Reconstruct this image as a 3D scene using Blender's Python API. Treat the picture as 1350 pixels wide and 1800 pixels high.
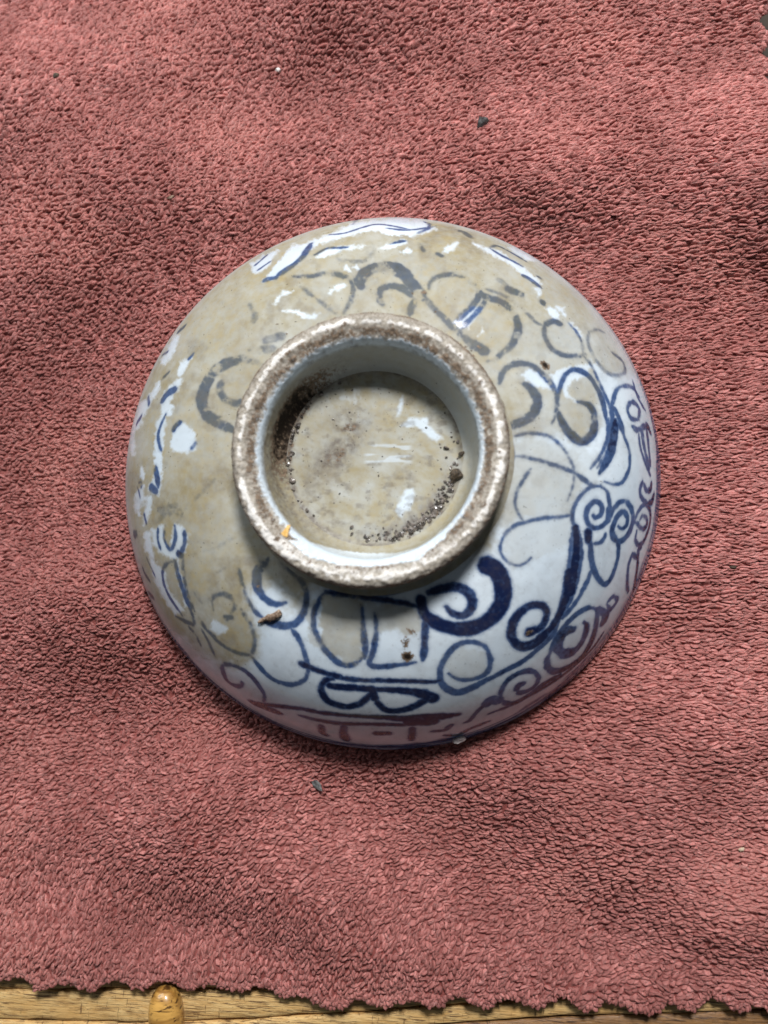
import bpy, math
import numpy as np

for _o in list(bpy.data.objects):
    bpy.data.objects.remove(_o, do_unlink=True)
SC = bpy.context.scene
COL = SC.collection
RNG = np.random.default_rng(7)
MM = 0.001                      # everything below is modelled in millimetres, built in metres

# ------------------------------------------------------------------ camera
PW, PH, FPX = 1350.0, 1800.0, 1400.0
CAM = np.array([19.0081, -30.8946, 221.1241])
NX, NY = 796.949, 1032.770
_d = np.array([(NX - PW / 2) / FPX, -(NY - PH / 2) / FPX, -1.0]); _d /= np.linalg.norm(_d)
_zc = -_d; _yc = np.array([0, 1.0, 0]) - _zc * _zc[1]; _yc /= np.linalg.norm(_yc); _xc = np.cross(_yc, _zc)
ROT = np.array([_xc, _yc, _zc])           # world = ROT @ cam

cam = bpy.data.cameras.new('camera'); camo = bpy.data.objects.new('camera', cam); COL.objects.link(camo)
from mathutils import Matrix, Vector
M4 = Matrix([list(ROT[i]) + [CAM[i] * MM] for i in range(3)] + [[0, 0, 0, 1]])
camo.matrix_world = M4
cam.sensor_fit = 'VERTICAL'; cam.sensor_height = 36.0; cam.sensor_width = 27.0
cam.lens = 36.0 * FPX / PH
cam.clip_start = 0.005; cam.clip_end = 50
cam.dof.use_dof = True; cam.dof.focus_distance = 0.213; cam.dof.aperture_fstop = 9.0
SC.camera = camo

# ------------------------------------------------------------------ world, light, exposure
w = bpy.data.worlds.new('World'); SC.world = w; w.use_nodes = True
bg = w.node_tree.nodes['Background']
bg.inputs[0].default_value = (0.84, 0.93, 1.0, 1); bg.inputs[1].default_value = 0.07

def area_light(name, loc, target, sx, sy, power, color):
    l = bpy.data.lights.new(name, 'AREA'); l.shape = 'RECTANGLE'; l.size = sx; l.size_y = sy
    l.energy = power; l.color = color
    o = bpy.data.objects.new(name, l); COL.objects.link(o)
    o.location = loc
    o.rotation_euler = (Vector(target) - Vector(loc)).to_track_quat('-Z', 'Y').to_euler()
    return o
area_light('window_light', (0.09, 0.445, 0.64), (0.0, 0, 0.02), 0.16, 0.13, 8.6, (1.0, 0.99, 0.975))
area_light('side_window_light', (-0.55, 0.62, 0.62), (0, 0, 0.02), 0.6, 0.5, 3.8, (0.90, 0.96, 1.0))
SC.view_settings.view_transform = 'Standard'; SC.view_settings.look = 'None'
SC.view_settings.exposure = -0.03; SC.view_settings.gamma = 1.0

# ------------------------------------------------------------------ helpers
def project(P):
    q = (P - CAM) @ ROT
    return np.stack([PW / 2 + FPX * q[:, 0] / -q[:, 2], PH / 2 - FPX * q[:, 1] / -q[:, 2]], 1)

def rays(px):
    px = np.asarray(px, float).reshape(-1, 2)
    d = np.stack([(px[:, 0] - PW / 2) / FPX, -(px[:, 1] - PH / 2) / FPX, -np.ones(len(px))], 1)
    return d @ ROT.T

def to_plane(px, z):
    D = rays(px); t = (z - CAM[2]) / D[:, 2]
    return CAM + D * t[:, None]

def hash2(ix, iy, seed):
    h = (ix.astype(np.int64) * 374761393 + iy.astype(np.int64) * 668265263 + seed * 982451653) & 0x7fffffff
    h = (h ^ (h >> 13)) * 1274126177 & 0x7fffffff
    return ((h ^ (h >> 16)) & 0xffff) / 65535.0

def vnoise(x, y, seed=0):
    ix, iy = np.floor(x), np.floor(y); fx, fy = x - ix, y - iy
    fx = fx * fx * (3 - 2 * fx); fy = fy * fy * (3 - 2 * fy)
    a = hash2(ix, iy, seed); b = hash2(ix + 1, iy, seed); c = hash2(ix, iy + 1, seed); d = hash2(ix + 1, iy + 1, seed)
    return (a * (1 - fx) + b * fx) * (1 - fy) + (c * (1 - fx) + d * fx) * fy

def fbm(x, y, seed=0, n=3):
    s = 0; a = 0.5; t = 0
    for k in range(n):
        s = s + a * vnoise(x * 2 ** k, y * 2 ** k, seed + k * 17); t += a; a *= 0.55
    return s / t

def sstep(a, b, x):
    t = np.clip((x - a) / (b - a), 0, 1); return t * t * (3 - 2 * t)

def catmull(p, step):
    p = np.asarray(p, float)
    if len(p) == 2:
        n = max(2, int(np.linalg.norm(p[1][:2] - p[0][:2]) / step)); t = np.linspace(0, 1, n)[:, None]
        return p[0] * (1 - t) + p[1] * t
    q = np.vstack([2 * p[0] - p[1], p, 2 * p[-1] - p[-2]]); out = []
    for i in range(1, len(q) - 2):
        n = max(2, int(np.linalg.norm(q[i + 1][:2] - q[i][:2]) / step)); t = np.linspace(0, 1, n, endpoint=False)[:, None]
        a, b, c, d = q[i - 1], q[i], q[i + 1], q[i + 2]
        out.append(0.5 * (2 * b + (c - a) * t + (2 * a - 5 * b + 4 * c - d) * t ** 2 + (3 * b - a - 3 * c + d) * t ** 3))
    out.append(p[-1:]); return np.vstack(out)

def mesh_np(name, V, quads=None, tris=None, mat=None, parent=None, smooth=True, attrs=None):
    me = bpy.data.meshes.new(name)
    nq = 0 if quads is None else len(quads); nt = 0 if tris is None else len(tris)
    me.vertices.add(len(V)); me.vertices.foreach_set('co', (np.asarray(V, np.float64) * MM).astype(np.float32).ravel())
    li = []
    if nq: li.append(np.asarray(quads).ravel())
    if nt: li.append(np.asarray(tris).ravel())
    li = np.concatenate(li).astype(np.int32)
    me.loops.add(len(li)); me.loops.foreach_set('vertex_index', li)
    me.polygons.add(nq + nt)
    st = np.concatenate([np.arange(nq) * 4, nq * 4 + np.arange(nt) * 3]).astype(np.int32)
    me.polygons.foreach_set('loop_start', st)
    me.polygons.foreach_set('use_smooth', np.full(nq + nt, smooth, dtype=bool))
    for k, a in (attrs or {}).items():
        at = me.attributes.new(k, 'FLOAT', 'POINT'); at.data.foreach_set('value', np.asarray(a, np.float32))
    me.update(calc_edges=True); me.validate()
    if mat: me.materials.append(mat)
    o = bpy.data.objects.new(name, me); COL.objects.link(o)
    if parent: o.parent = parent
    return o

def tag(o, label=None, cat=None, group=None, kind=None):
    if label: o['label'] = label
    if cat: o['category'] = cat
    if group: o['group'] = group
    if kind: o['kind'] = kind
    return o

def empty(name, loc):
    o = bpy.data.objects.new(name, None); COL.objects.link(o); o.location = [c * MM for c in loc]
    o.empty_display_size = 0.01
    return o

# ------------------------------------------------------------------ node material helper
class Mat:
    def __init__(s, name):
        s.m = bpy.data.materials.new(name); s.m.use_nodes = True; s.t = s.m.node_tree; s.n = s.t.nodes
        s.b = s.n['Principled BSDF']; s.tc = s.n.new('ShaderNodeTexCoord')
    def link(s, a, b): s.t.links.new(a, b)
    def attr(s, name):
        n = s.n.new('ShaderNodeAttribute'); n.attribute_name = name; return n.outputs['Fac']
    def coords(s, scale=(1, 1, 1), rot=(0, 0, 0)):
        n = s.n.new('ShaderNodeMapping'); n.inputs['Scale'].default_value = scale; n.inputs['Rotation'].default_value = rot
        s.link(s.tc.outputs['Object'], n.inputs[0]); return n.outputs[0]
    def noise(s, scale, detail=3, rough=0.55, vec=None, dist=0.0):
        n = s.n.new('ShaderNodeTexNoise'); n.inputs['Scale'].default_value = scale; n.inputs['Detail'].default_value = detail
        n.inputs['Roughness'].default_value = rough; n.inputs['Distortion'].default_value = dist
        s.link(vec if vec is not None else s.tc.outputs['Object'], n.inputs['Vector']); return n.outputs['Fac']
    def ramp(s, x, a, b, lo=0.0, hi=1.0):
        n = s.n.new('ShaderNodeMapRange'); n.interpolation_type = 'SMOOTHSTEP'
        n.inputs[1].default_value = a; n.inputs[2].default_value = b; n.inputs[3].default_value = lo; n.inputs[4].default_value = hi
        s.link(x, n.inputs[0]); return n.outputs[0]
    def math(s, op, a, b=None, clamp=False):
        n = s.n.new('ShaderNodeMath'); n.operation = op; n.use_clamp = clamp
        for i, v in enumerate((a, b)):
            if v is None: continue
            if isinstance(v, (int, float)): n.inputs[i].default_value = v
            else: s.link(v, n.inputs[i])
        return n.outputs[0]
    def mix(s, f, a, b, blend='MIX'):
        n = s.n.new('ShaderNodeMix'); n.data_type = 'RGBA'; n.blend_type = blend
        if isinstance(f, (int, float)): n.inputs[0].default_value = f
        else: s.link(f, n.inputs[0])
        for i, v in ((6, a), (7, b)):
            if isinstance(v, tuple): n.inputs[i].default_value = v + (1,) if len(v) == 3 else v
            else: s.link(v, n.inputs[i])
        return n.outputs[2]
    def bump(s, h, strength, dist):
        n = s.n.new('ShaderNodeBump'); n.inputs['Strength'].default_value = strength; n.inputs['Distance'].default_value = dist
        s.link(h, n.inputs['Height']); s.link(n.outputs[0], s.b.inputs['Normal'])
    def set(s, **k):
        for a, v in k.items():
            i = s.b.inputs[a.replace('_', ' ')]
            if hasattr(v, 'is_linked') or hasattr(v, 'links'): s.link(v, i)
            else: i.default_value = v + (1,) if isinstance(v, tuple) and len(v) == 3 else v
        return s.m

# ------------------------------------------------------------------ materials
def porcelain():
    m = Mat('porcelain')
    pig, film, bare, dirt, spk, chalk_glint, smear = (m.attr(k) for k in ('pig', 'film', 'bare', 'dirt', 'speck', 'chalk_glint', 'smear'))
    big = m.noise(60, 3); mid = m.noise(420, 4, 0.6); fine = m.noise(2600, 4, 0.65)
    glaze = m.mix(m.ramp(big, 0.3, 0.7), (0.575, 0.665, 0.755), (0.665, 0.75, 0.83))
    wash = m.math('MULTIPLY', pig, m.ramp(m.noise(700, 4, 0.6), 0.2, 0.8, 0.75, 1.15))
    c = m.mix(m.ramp(wash, 0.0, 0.5), glaze, (0.062, 0.112, 0.245))
    c = m.mix(m.ramp(wash, 0.42, 0.98), c, (0.008, 0.015, 0.055))
    fcol = m.mix(m.ramp(mid, 0.3, 0.7), (0.270, 0.221, 0.108), (0.340, 0.273, 0.136))
    fcol = m.mix(m.ramp(big, 0.35, 0.65), fcol, (0.285, 0.237, 0.128))
    fcol = m.mix(m.ramp(m.noise(170, 4, 0.6), 0.45, 0.75, 0, 0.55), fcol, (0.27, 0.23, 0.155))
    fcol = m.mix(m.ramp(wash, 0.03, 0.50), fcol, m.mix(1.0, fcol, (0.36, 0.46, 0.72), 'MULTIPLY'))
    c = m.mix(m.math('MULTIPLY', film, m.ramp(mid, 0.25, 0.75, 0.78, 0.97)), c, fcol)
    clay = m.mix(m.ramp(m.noise(1300, 5, 0.7), 0.36, 0.62), (0.25, 0.218, 0.178), (0.47, 0.43, 0.375))
    ch = m.ramp(m.math('ADD', chalk_glint, m.math('MULTIPLY', m.math('SUBTRACT', m.noise(1500, 5, 0.72), 0.5), 1.1)), 0.30, 0.62)
    clay = m.mix(ch, clay, (0.80, 0.775, 0.745))
    c = m.mix(bare, c, clay)
    c = m.mix(m.math('MULTIPLY', smear, m.ramp(m.noise(500, 5, 0.65, dist=0.5), 0.25, 0.7, 0.35, 1.0)), c, (0.13, 0.108, 0.092))
    dm = m.ramp(m.math('ADD', dirt, m.math('MULTIPLY', m.math('SUBTRACT', m.noise(1500, 5, 0.75), 0.5), 1.7)), 0.42, 0.62)
    dcol = m.mix(m.ramp(m.noise(1500, 3), 0.35, 0.7), (0.055, 0.038, 0.026), (0.24, 0.175, 0.125))
    dcol = m.mix(m.ramp(dirt, 0.62, 0.95), dcol, (0.016, 0.011, 0.008))
    c = m.mix(m.math('MULTIPLY', dm, m.ramp(dirt, 0.0, 0.5)), c, dcol)
    sp = m.math('MULTIPLY', m.ramp(m.noise(2100, 2, 0.5, vec=m.coords((1, 0.55, 0.7), (0, 0, 0.9))), 0.69, 0.74), m.ramp(m.noise(130, 2), 0.38, 0.6))
    c = m.mix(m.math('MULTIPLY', sp, spk), c, (0.05, 0.042, 0.034))
    sp2 = m.ramp(m.noise(1500, 2, 0.4, vec=m.coords((0.6, 1, 0.8), (0, 0, 0.5))), 0.74, 0.78)
    c = m.mix(m.math('MULTIPLY', sp2, spk), c, (0.03, 0.024, 0.02))
    rough = m.math('ADD', m.math('MULTIPLY', film, 0.40), 0.10)
    rough = m.math('MAXIMUM', rough, m.math('MULTIPLY', bare, 0.62))
    rough = m.math('MAXIMUM', rough, m.math('MULTIPLY', dm, 0.6), clamp=True)
    h = m.math('ADD', m.math('MULTIPLY', fine, m.math('ADD', m.math('MULTIPLY', bare, 0.45), m.math('MULTIPLY', dirt, 0.9))), m.math('MULTIPLY', film, 0.05))
    h = m.math('ADD', h, m.math('MULTIPLY', m.noise(160, 2), 0.45))
    m.bump(h, 0.55, 0.00028)
    return m.set(Base_Color=c, Roughness=rough, IOR=1.38, Specular_IOR_Level=m.math('SUBTRACT', 0.26, m.math('MULTIPLY', m.math('MAXIMUM', film, m.math('MULTIPLY', bare, 0.3)), 0.10)))

def pile_mat(name='terry_pile', deep=False):
    m = Mat(name)
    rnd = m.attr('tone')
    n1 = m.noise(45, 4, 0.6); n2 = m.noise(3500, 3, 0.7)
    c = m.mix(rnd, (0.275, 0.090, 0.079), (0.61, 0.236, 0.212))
    c = m.mix(m.ramp(rnd, 0.80, 0.97, 0, 0.32), c, (0.76, 0.34, 0.31))  # palest loops carry the pile's glints in their colour
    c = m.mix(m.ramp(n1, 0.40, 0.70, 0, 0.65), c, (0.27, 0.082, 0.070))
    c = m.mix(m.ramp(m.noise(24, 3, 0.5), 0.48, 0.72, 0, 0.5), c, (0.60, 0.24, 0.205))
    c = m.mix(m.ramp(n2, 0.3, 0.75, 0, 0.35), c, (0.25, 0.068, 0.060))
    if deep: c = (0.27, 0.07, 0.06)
    m.bump(n2, 0.7, 0.00035)
    m.set(Sheen_Weight=0.15, Sheen_Roughness=0.4, Sheen_Tint=(1.0, 0.75, 0.72), Subsurface_Weight=0.0 if deep else 0.55, Subsurface_Scale=0.001)
    m.b.inputs['Subsurface Radius'].default_value = (0.50, 0.36, 0.34)
    return m.set(Base_Color=c, Roughness=m.ramp(m.noise(2600, 2), 0.32, 0.62, 0.26, 0.7), Specular_IOR_Level=0.6)

def wood_mat(name, pale, tan, dark, gloss=0.45):
    m = Mat(name)
    v = m.coords((1, 9, 4), (0, 0, 0.05))
    g = m.noise(95, 7, 0.72, vec=m.coords((0.9, 8, 4), (0, 0, 0.04)), dist=2.4); g2 = m.noise(130, 6, 0.68, vec=m.coords((0.8, 13, 6), (0, 0, 0.04)), dist=1.6)
    c = m.mix(m.ramp(g, 0.3, 0.7), tan, pale)
    c = m.mix(m.ramp(g2, 0.50, 0.60, 0, 0.92), c, dark)
    c = m.mix(m.ramp(m.noise(75, 4, 0.6), 0.48, 0.75, 0, 0.7), c, tan)
    sc = m.noise(260, 3, 0.5, vec=m.coords((4.0, 0.8, 1), (0, 0, -0.75)))
    c = m.mix(m.ramp(sc, 0.63, 0.70, 0, 0.7), c, dark)
    m.bump(m.math('ADD', g, m.math('MULTIPLY', g2, 0.6)), 0.5, 0.0006)
    return m.set(Base_Color=c, Roughness=m.ramp(g2, 0.3, 0.7, gloss, gloss + 0.2))

def simple(name, a, b, scale=900, rough=0.6, bump=0.4, spec=0.5):
    m = Mat(name); n = m.noise(scale, 4, 0.6)
    m.bump(n, bump, 0.0004)
    return m.set(Base_Color=m.mix(m.ramp(n, 0.35, 0.65), a, b), Roughness=rough, Specular_IOR_Level=spec)

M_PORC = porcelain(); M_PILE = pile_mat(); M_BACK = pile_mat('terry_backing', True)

# ------------------------------------------------------------------ bowl profile (mm)
RF, ZJ = 31.734, 36.0
_t = np.radians(np.linspace(0, 66, 400)); _s = np.sin(_t) / np.sin(_t[-1]); _c = (np.cos(_t) - np.cos(_t[-1])) / (1 - np.cos(_t[-1]))
PR = RF - 1 + (75 - RF + 1) * _s; PZ = 0.9 + (ZJ - 0.9) * _c
def R_of_z(z): return np.interp(-z, -PZ, PR, left=0.0, right=75.0)

def Z_of_r(r): return np.interp(r, PR, PZ, left=ZJ, right=-50.0)

def to_bowl(px):
    D = rays(px); n = 400
    zs = np.linspace(ZJ + 0.5, 0.0, n); t = (zs[None, :] - CAM[2]) / D[:, 2:3]
    r = np.hypot(CAM[0] + t * D[:, 0:1], CAM[1] + t * D[:, 1:2])
    F = zs[None, :] - Z_of_r(r); ins = F <= 0; hit = ins.any(1)
    k = np.where(hit, ins.argmax(1), np.maximum(1, (r - R_of_z(zs)[None]).argmin(1)))
    k = np.maximum(k, 1); zh = zs[k - 1].copy(); zl = zs[k].copy()
    for _ in range(24):
        zm = (zh + zl) / 2; tm = (zm - CAM[2]) / D[:, 2]
        rm = np.hypot(CAM[0] + tm * D[:, 0], CAM[1] + tm * D[:, 1]); below = zm - Z_of_r(rm) <= 0
        zl = np.where(below, zm, zl); zh = np.where(below, zh, zm)
    z = np.where(hit, (zl + zh) / 2, zs[k]); tm = (z - CAM[2]) / D[:, 2]
    x, y = CAM[0] + tm * D[:, 0], CAM[1] + tm * D[:, 1]; rr_ = np.hypot(x, y)
    f = np.where(hit, 1.0, R_of_z(np.minimum(z, ZJ)) / rr_)
    return np.stack([x * f, y * f, np.minimum(z, ZJ)], 1)

# ------------------------------------------------------------------ brush strokes, traced as (width px, darkness, points)
FR = dict(A=(200, 560), B=(420, 370), C=(680, 370), D=(880, 460), E=(880, 740), F=(860, 1020), G=(560, 1020), H=(300, 980), I=(200, 780))
def fp(fr, pts):
    ox, oy = FR[fr]; return [(ox + x / 4.5, oy + y / 4.5) for x, y in pts]
ST = []
def S(fr, wd, dark, *pts):
    ST.append((fp(fr, pts), wd, dark))
#  right side
S('E', (6, 4), .42, (110,120),(200,100),(300,100),(400,130),(480,200),(540,290),(575,370),(580,430),(570,520),(530,630))
S('E', (6, 7), .5, (110,278),(200,285),(300,310),(420,350),(540,390),(600,420),(680,480),(730,515),(790,515))
S('E', (6, 5), .46, (240,380),(190,450),(140,540),(115,630),(125,700),(160,760),(185,795))
S('E', (7, 5), .46, (560,745),(450,760),(330,770),(200,800),(110,830),(40,890),(5,960),(0,1030),(30,1090),(90,1135),(160,1140),(210,1110),(240,1080))
S('E', (6, 6), .55, (790,515),(720,520),(650,570),(600,640),(570,720),(570,790),(600,870))
S('E', (6, 8), .6, (790,515),(840,560),(860,640),(865,720),(850,780),(800,830),(740,845),(690,810),(675,750),(690,690),(730,645),(770,640),(800,680),(790,740),(750,765),(730,750))
S('E', (7, 7), .6, (870,760),(890,700),(940,645),(990,640),(1030,690),(1045,760),(1030,850),(990,920),(940,950),(895,930),(880,870),(900,800),(930,745),(970,720),(1000,760),(995,820),(960,850),(930,830))
S('E', (9, 9), .6, (858,690),(852,790))
S('E', (5, 5), .5, (1045,800),(1080,810),(1100,840),(1130,850),(1155,820),(1150,770),(1120,750),(1100,780))
S('E', (5, 5), .5, (1060,790),(1080,730),(1120,670),(1160,670),(1180,720),(1180,800),(1160,880),(1130,950),(1090,980),(1065,940),(1075,870))
S('E', (6, 6), .55, (1120,480),(1100,540),(1110,600),(1150,650),(1190,640),(1210,580))
S('E', (6, 6), .5, (1130,500),(1150,550),(1180,540),(1190,490))
S('E', (11, 13), .93, (592,850),(600,920),(600,1020),(590,1120),(575,1220),(560,1350))
S('E', (5, 7), .55, (562,890),(550,1050),(535,1200),(520,1350))
S('E', (5, 6), .62, (630,900),(638,1000),(640,1060),(620,1180),(598,1320))
S('E', (6, 9, 6, 6), .62, (690,890),(710,990),(715,1080),(740,1180),(790,1270),(830,1290),(870,1250),(910,1150),(930,1060),(930,980),(910,920),(885,870))
S('E', (10, 10), .9, (690,880),(692,940))
S('E', (6, 5), .5, (740,970),(790,960),(820,920),(830,890))
S('E', (6, 6), .5, (715,1190),(690,1260),(650,1350))
S('E', (6, 6), .48, (850,-20),(840,150),(790,270),(710,375))
S('E', (11, 13, 8), .66, (905,0),(885,170),(850,290),(780,410))
S('E', (8, 8), .42, (868,0),(868,150),(830,280),(765,370))
S('E', (5, 6), .5, (915,0),(970,110),(1010,220),(1020,320),(1000,420),(950,490),(880,500),(820,480))
S('E', (5, 5), .5, (1090,100),(1100,200),(1130,300),(1180,430))
S('E', (8, 8), .48, (1110,60),(1130,200),(1160,330),(1170,400))
S('E', (6, 6), .48, (1150,60),(1160,150),(1170,250),(1180,350))
S('E', (5, 5), .5, (1040,1050),(1010,1150),(1000,1280),(1010,1350))
S('E', (6, 6), .5, (1040,1050),(1080,1080),(1090,1020),(1110,1000))
S('E', (5, 5), .5, (1085,1090),(1075,1200),(1050,1350))
#  upper right
S('D', (9, 8, 9, 5), .55, (-10,960),(10,890),(60,830),(130,805),(210,810),(290,850),(350,910),(410,980),(440,1060),(445,1130),(440,1180),(425,1240),(405,1280))
S('D', (6, 15, 15, 12), .66, (150,960),(210,980),(260,1030),(285,1100),(270,1180),(210,1240),(120,1285),(50,1310))
S('D', (6, 8), .56, (440,1180),(450,1080),(470,990),(510,900),(570,855),(640,870),(710,920),(760,1000),(800,1090),(820,1180),(840,1280))
S('E', (7, 12, 13, 10, 6), .68, (450,-90),(480,0),(530,80),(600,145),(660,155),(720,110),(742,30),(735,-60),(700,-120),(650,-145),(610,-150))
S('D', (5, 6), .42, (660,750),(720,830),(760,920),(800,1010),(850,1120),(870,1200),(880,1300))
S('D', (9, 8), .5, (350,500),(410,475),(475,490))
S('D', (8, 7), .45, (350,500),(345,560),(370,640),(430,710),(520,745),(600,745),(670,735))
S('D', (5, 5), .38, (540,490),(600,560),(640,640),(650,720))
S('D', (6, 6), .32, (700,560),(690,640),(730,740),(790,830),(860,890),(930,900),(980,870),(960,790),(880,720),(850,680))
S('D', (5, 5), .32, (700,560),(760,540),(820,560))
S('D', (6, 6), .45, (870,1180),(890,1090),(920,1010),(970,985),(1040,1000),(1090,1070))
S('D', (6, 6), .55, (1090,1250),(1030,1240),(1000,1170),(1020,1120),(1060,1120),(1095,1180),(1080,1250))
S('D', (7, 7), .5, (890,1150),(930,1230),(970,1350))
S('D', (8, 8), .5, (880,1150),(880,1310))
S('D', (5, 5), .4, (1040,940),(1070,1050),(1110,1130),(1140,1180))
S('D', (8, 8), .5, (1040,1310),(1080,1330),(1150,1300),(1180,1350))
S('D', (11, 11), .75, (335,322),(340,330))
S('D', (7, 7), .6, (300,120),(312,128))
S('D', (5, 5), .55, (170,105),(240,150),(310,200))
S('C', (20, 17), .62, (-250,225),(-180,160),(-60,75),(40,55))
ST.pop()
S('C', (17, 17, 19), .56, (50,468),(120,500),(180,560),(240,630),(290,690))
S('C', (10, 10), .5, (0,598),(80,600),(150,640),(210,680))
S('C', (12, 11), .5, (290,690),(230,720),(190,780),(185,830))
S('C', (9, 10, 11), .55, (300,680),(350,750),(430,830),(520,920),(600,990),(680,1060),(790,1120))
S('C', (14, 15), .66, (680,1060),(790,1120))
S('C', (7, 8), .45, (330,620),(350,560),(410,520),(500,505),(590,515),(660,560),(710,610),(730,650))
S('C', (11, 8), .56, (740,640),(690,740),(600,830),(530,900))
S('C', (8, 8), .56, (790,700),(720,800),(650,870),(590,930))
S('C', (9, 9, 12, 8), .56, (720,640),(800,690),(880,710),(960,760),(1020,850),(1040,940),(1010,1030),(950,1100),(870,1165),(800,1195))
S('C', (6, 6), .34, (780,620),(900,660),(1000,720),(1100,800),(1180,880),(1240,910))
S('C', (12, 12), .48, (960,620),(1080,670))
S('C', (8, 8), .25, (880,540),(960,600))
S('C', (9, 9), .45, (520,155),(600,165),(660,210))
S('C', (4, 5), .55, (820,290),(880,280),(1000,340),(1100,400))
S('C', (4, 5), .55, (820,300),(900,350),(1000,400),(1070,440))
S('C', (5, 5), .55, (1080,510),(1150,550),(1220,610))
S('C', (4, 4), .52, (0,140),(150,155),(300,140),(390,120))
S('C', (5, 5), .5, (300,90),(340,110),(330,140),(250,178))
S('C', (4, 4), .6, (30,265),(80,245),(150,240))
S('C', (5, 5), .55, (250,260),(270,290),(290,320))
S('C', (6, 6), .6, (400,340),(440,360))
#  top and upper left
S('B', (20, 17, 15, 17), .58, (965,600),(955,555),(1000,495),(1080,455),(1180,445),(1270,465),(1350,520))
S('B', (12, 9, 10), .54, (1140,740),(1110,690),(1120,630),(1180,600),(1250,600),(1330,620))
S('B', (6, 8, 10), .42, (430,520),(560,520),(680,500),(800,510),(880,560),(900,640),(880,720),(830,810))
S('B', (8, 8), .34, (490,600),(560,660),(640,720),(760,810))
S('B', (10, 10), .3, (80,740),(120,800),(120,880))
S('B', (14, 14), .3, (200,1030),(280,1010),(350,990))
S('B', (14, 14), .3, (80,1110),(200,1100),(280,1090))
S('B', (4, 4), .55, (600,350),(700,300),(800,295),(860,290))
S('B', (9, 7), .58, (310,510),(400,450),(500,370),(570,260))
S('B', (5, 5), .5, (130,430),(220,350))
S('B', (4, 4), .45, (150,470),(250,400))
S('B', (8, 8), .5, (200,550),(300,530))
S('B', (4, 4), .52, (720,190),(830,180),(960,140),(1080,110),(1200,120),(1350,150))
S('B', (7, 7), .26, (1050,250),(1070,300),(1040,360),(980,400),(850,400),(780,370),(800,330))
S('B', (4, 4), .6, (1200,260),(1320,240))
S('B', (6, 6), .45, (700,120),(800,80),(920,70),(900,110))
S('A', (16, 18, 16, 15), .5, (960,890),(850,830),(760,780),(710,700),(700,610),(740,500),(820,400),(920,340),(1020,320),(1110,340),(1170,370))
S('A', (13, 10), .42, (850,500),(840,560),(860,610),(900,650),(970,670),(1000,650))
S('A', (6, 6), .7, (470,880),(500,840),(530,815))
S('A', (6, 6), .5, (650,980),(615,1030))
S('A', (9, 9), .6, (380,650),(430,590),(490,560))
S('A', (4, 5), .55, (410,760),(370,850),(350,930),(365,1010),(380,1050))
S('A', (5, 6), .55, (330,1170),(350,1250),(350,1330))
S('A', (8, 8), .5, (510,100),(560,60))
S('A', (4, 4), .45, (380,290),(430,260))
S('A', (5, 5), .5, (380,480),(440,420))
S('A', (5, 5), .5, (590,320),(630,280))
S('A', (6, 6), .5, (180,830),(220,770))
S('A', (6, 6), .4, (270,620),(280,680))
#  left
S('I', (8, 10), .58, (330,200),(350,310))
S('I', (9, 9), .55, (290,340),(340,380))
S('I', (8, 8), .5, (200,290),(220,330))
S('I', (5, 5), .5, (240,560),(260,640))
S('I', (4, 4), .45, (190,340),(210,430))
S('I', (4, 5), .52, (350,670),(350,760),(370,830))
S('I', (5, 5), .52, (410,660),(400,740),(430,820),(460,830),(490,740),(480,650))
S('I', (6, 6), .55, (560,700),(560,790),(530,870))
S('I', (9, 9), .75, (510,870),(540,880))
S('I', (5, 5), .52, (480,930),(420,950),(390,1010),(400,1110),(450,1220),(540,1350))
S('I', (6, 6), .52, (490,930),(510,1030),(560,1170),(620,1300))
S('I', (5, 5), .42, (550,900),(550,1000),(580,1170),(640,1320))
S('I', (8, 8), .2, (560,520),(640,440),(740,340),(800,280))
S('I', (6, 6), .2, (600,880),(750,840),(850,800),(960,740))
S('I', (5, 5), .24, (800,1030),(880,980),(960,900))
S('I', (4, 4), .28, (640,1180),(720,1300),(740,1360))
S('I', (20, 22), .24, (330,580),(430,510),(530,580))
S('I', (10, 10), .42, (180,690),(160,720))
S('I', (5, 5), .5, (230,980),(250,1030),(290,1090))
S('I', (4, 4), .42, (260,900),(330,1050))
S('I', (6, 6), .4, (280,1180),(320,1220))
#  lower left
S('H', (7, 7), .75, (430,480),(490,470))
S('H', (9, 7), .42, (330,410),(310,350),(350,300),(420,290),(490,330),(510,390),(480,440))
S('H', (6, 7), .56, (540,90),(560,180),(580,260),(610,340),(660,420),(720,470))
S('H', (12, 10, 8, 9), .6, (740,495),(840,530),(930,540),(1000,510),(1050,440),(1070,370),(1070,280),(1040,200),(980,130),(880,40))
S('H', (13, 15, 10, 9), .58, (760,20),(700,90),(680,170),(690,240),(730,310),(800,360),(860,370),(910,355))
S('H', (7, 7), .54, (940,545),(1000,620),(1040,700),(1070,790),(1090,870),(1070,950),(1020,990),(950,1005),(860,985),(780,940),(720,880),(670,820),(640,780))
S('H', (7, 7), .46, (640,780),(660,700),(660,620),(630,540),(590,460),(560,410))
S('H', (6, 6), .46, (640,770),(560,760),(480,730),(400,680),(330,610),(280,560),(230,480))
S('H', (7, 6, 7), .56, (570,985),(560,1010),(510,1010),(450,970),(420,910),(410,860),(440,840),(530,860),(620,920),(690,1000),(740,1080),(740,1140))
S('H', (6, 6), .75, (660,1150),(740,1160),(900,1180),(1050,1200),(1200,1230),(1350,1240))
S('H', (12, 9), .66, (640,1140),(760,1190),(870,1230))
S('H', (6, 6), .6, (1020,1250),(1180,1290),(1350,1310))
S('H', (5, 5), .5, (30,20),(60,150),(110,300),(170,440),(185,520),(110,500),(40,460))
S('H', (5, 5), .5, (150,550),(200,610),(240,690))
S('H', (4, 5), .5, (250,570),(300,660),(350,770))
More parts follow.
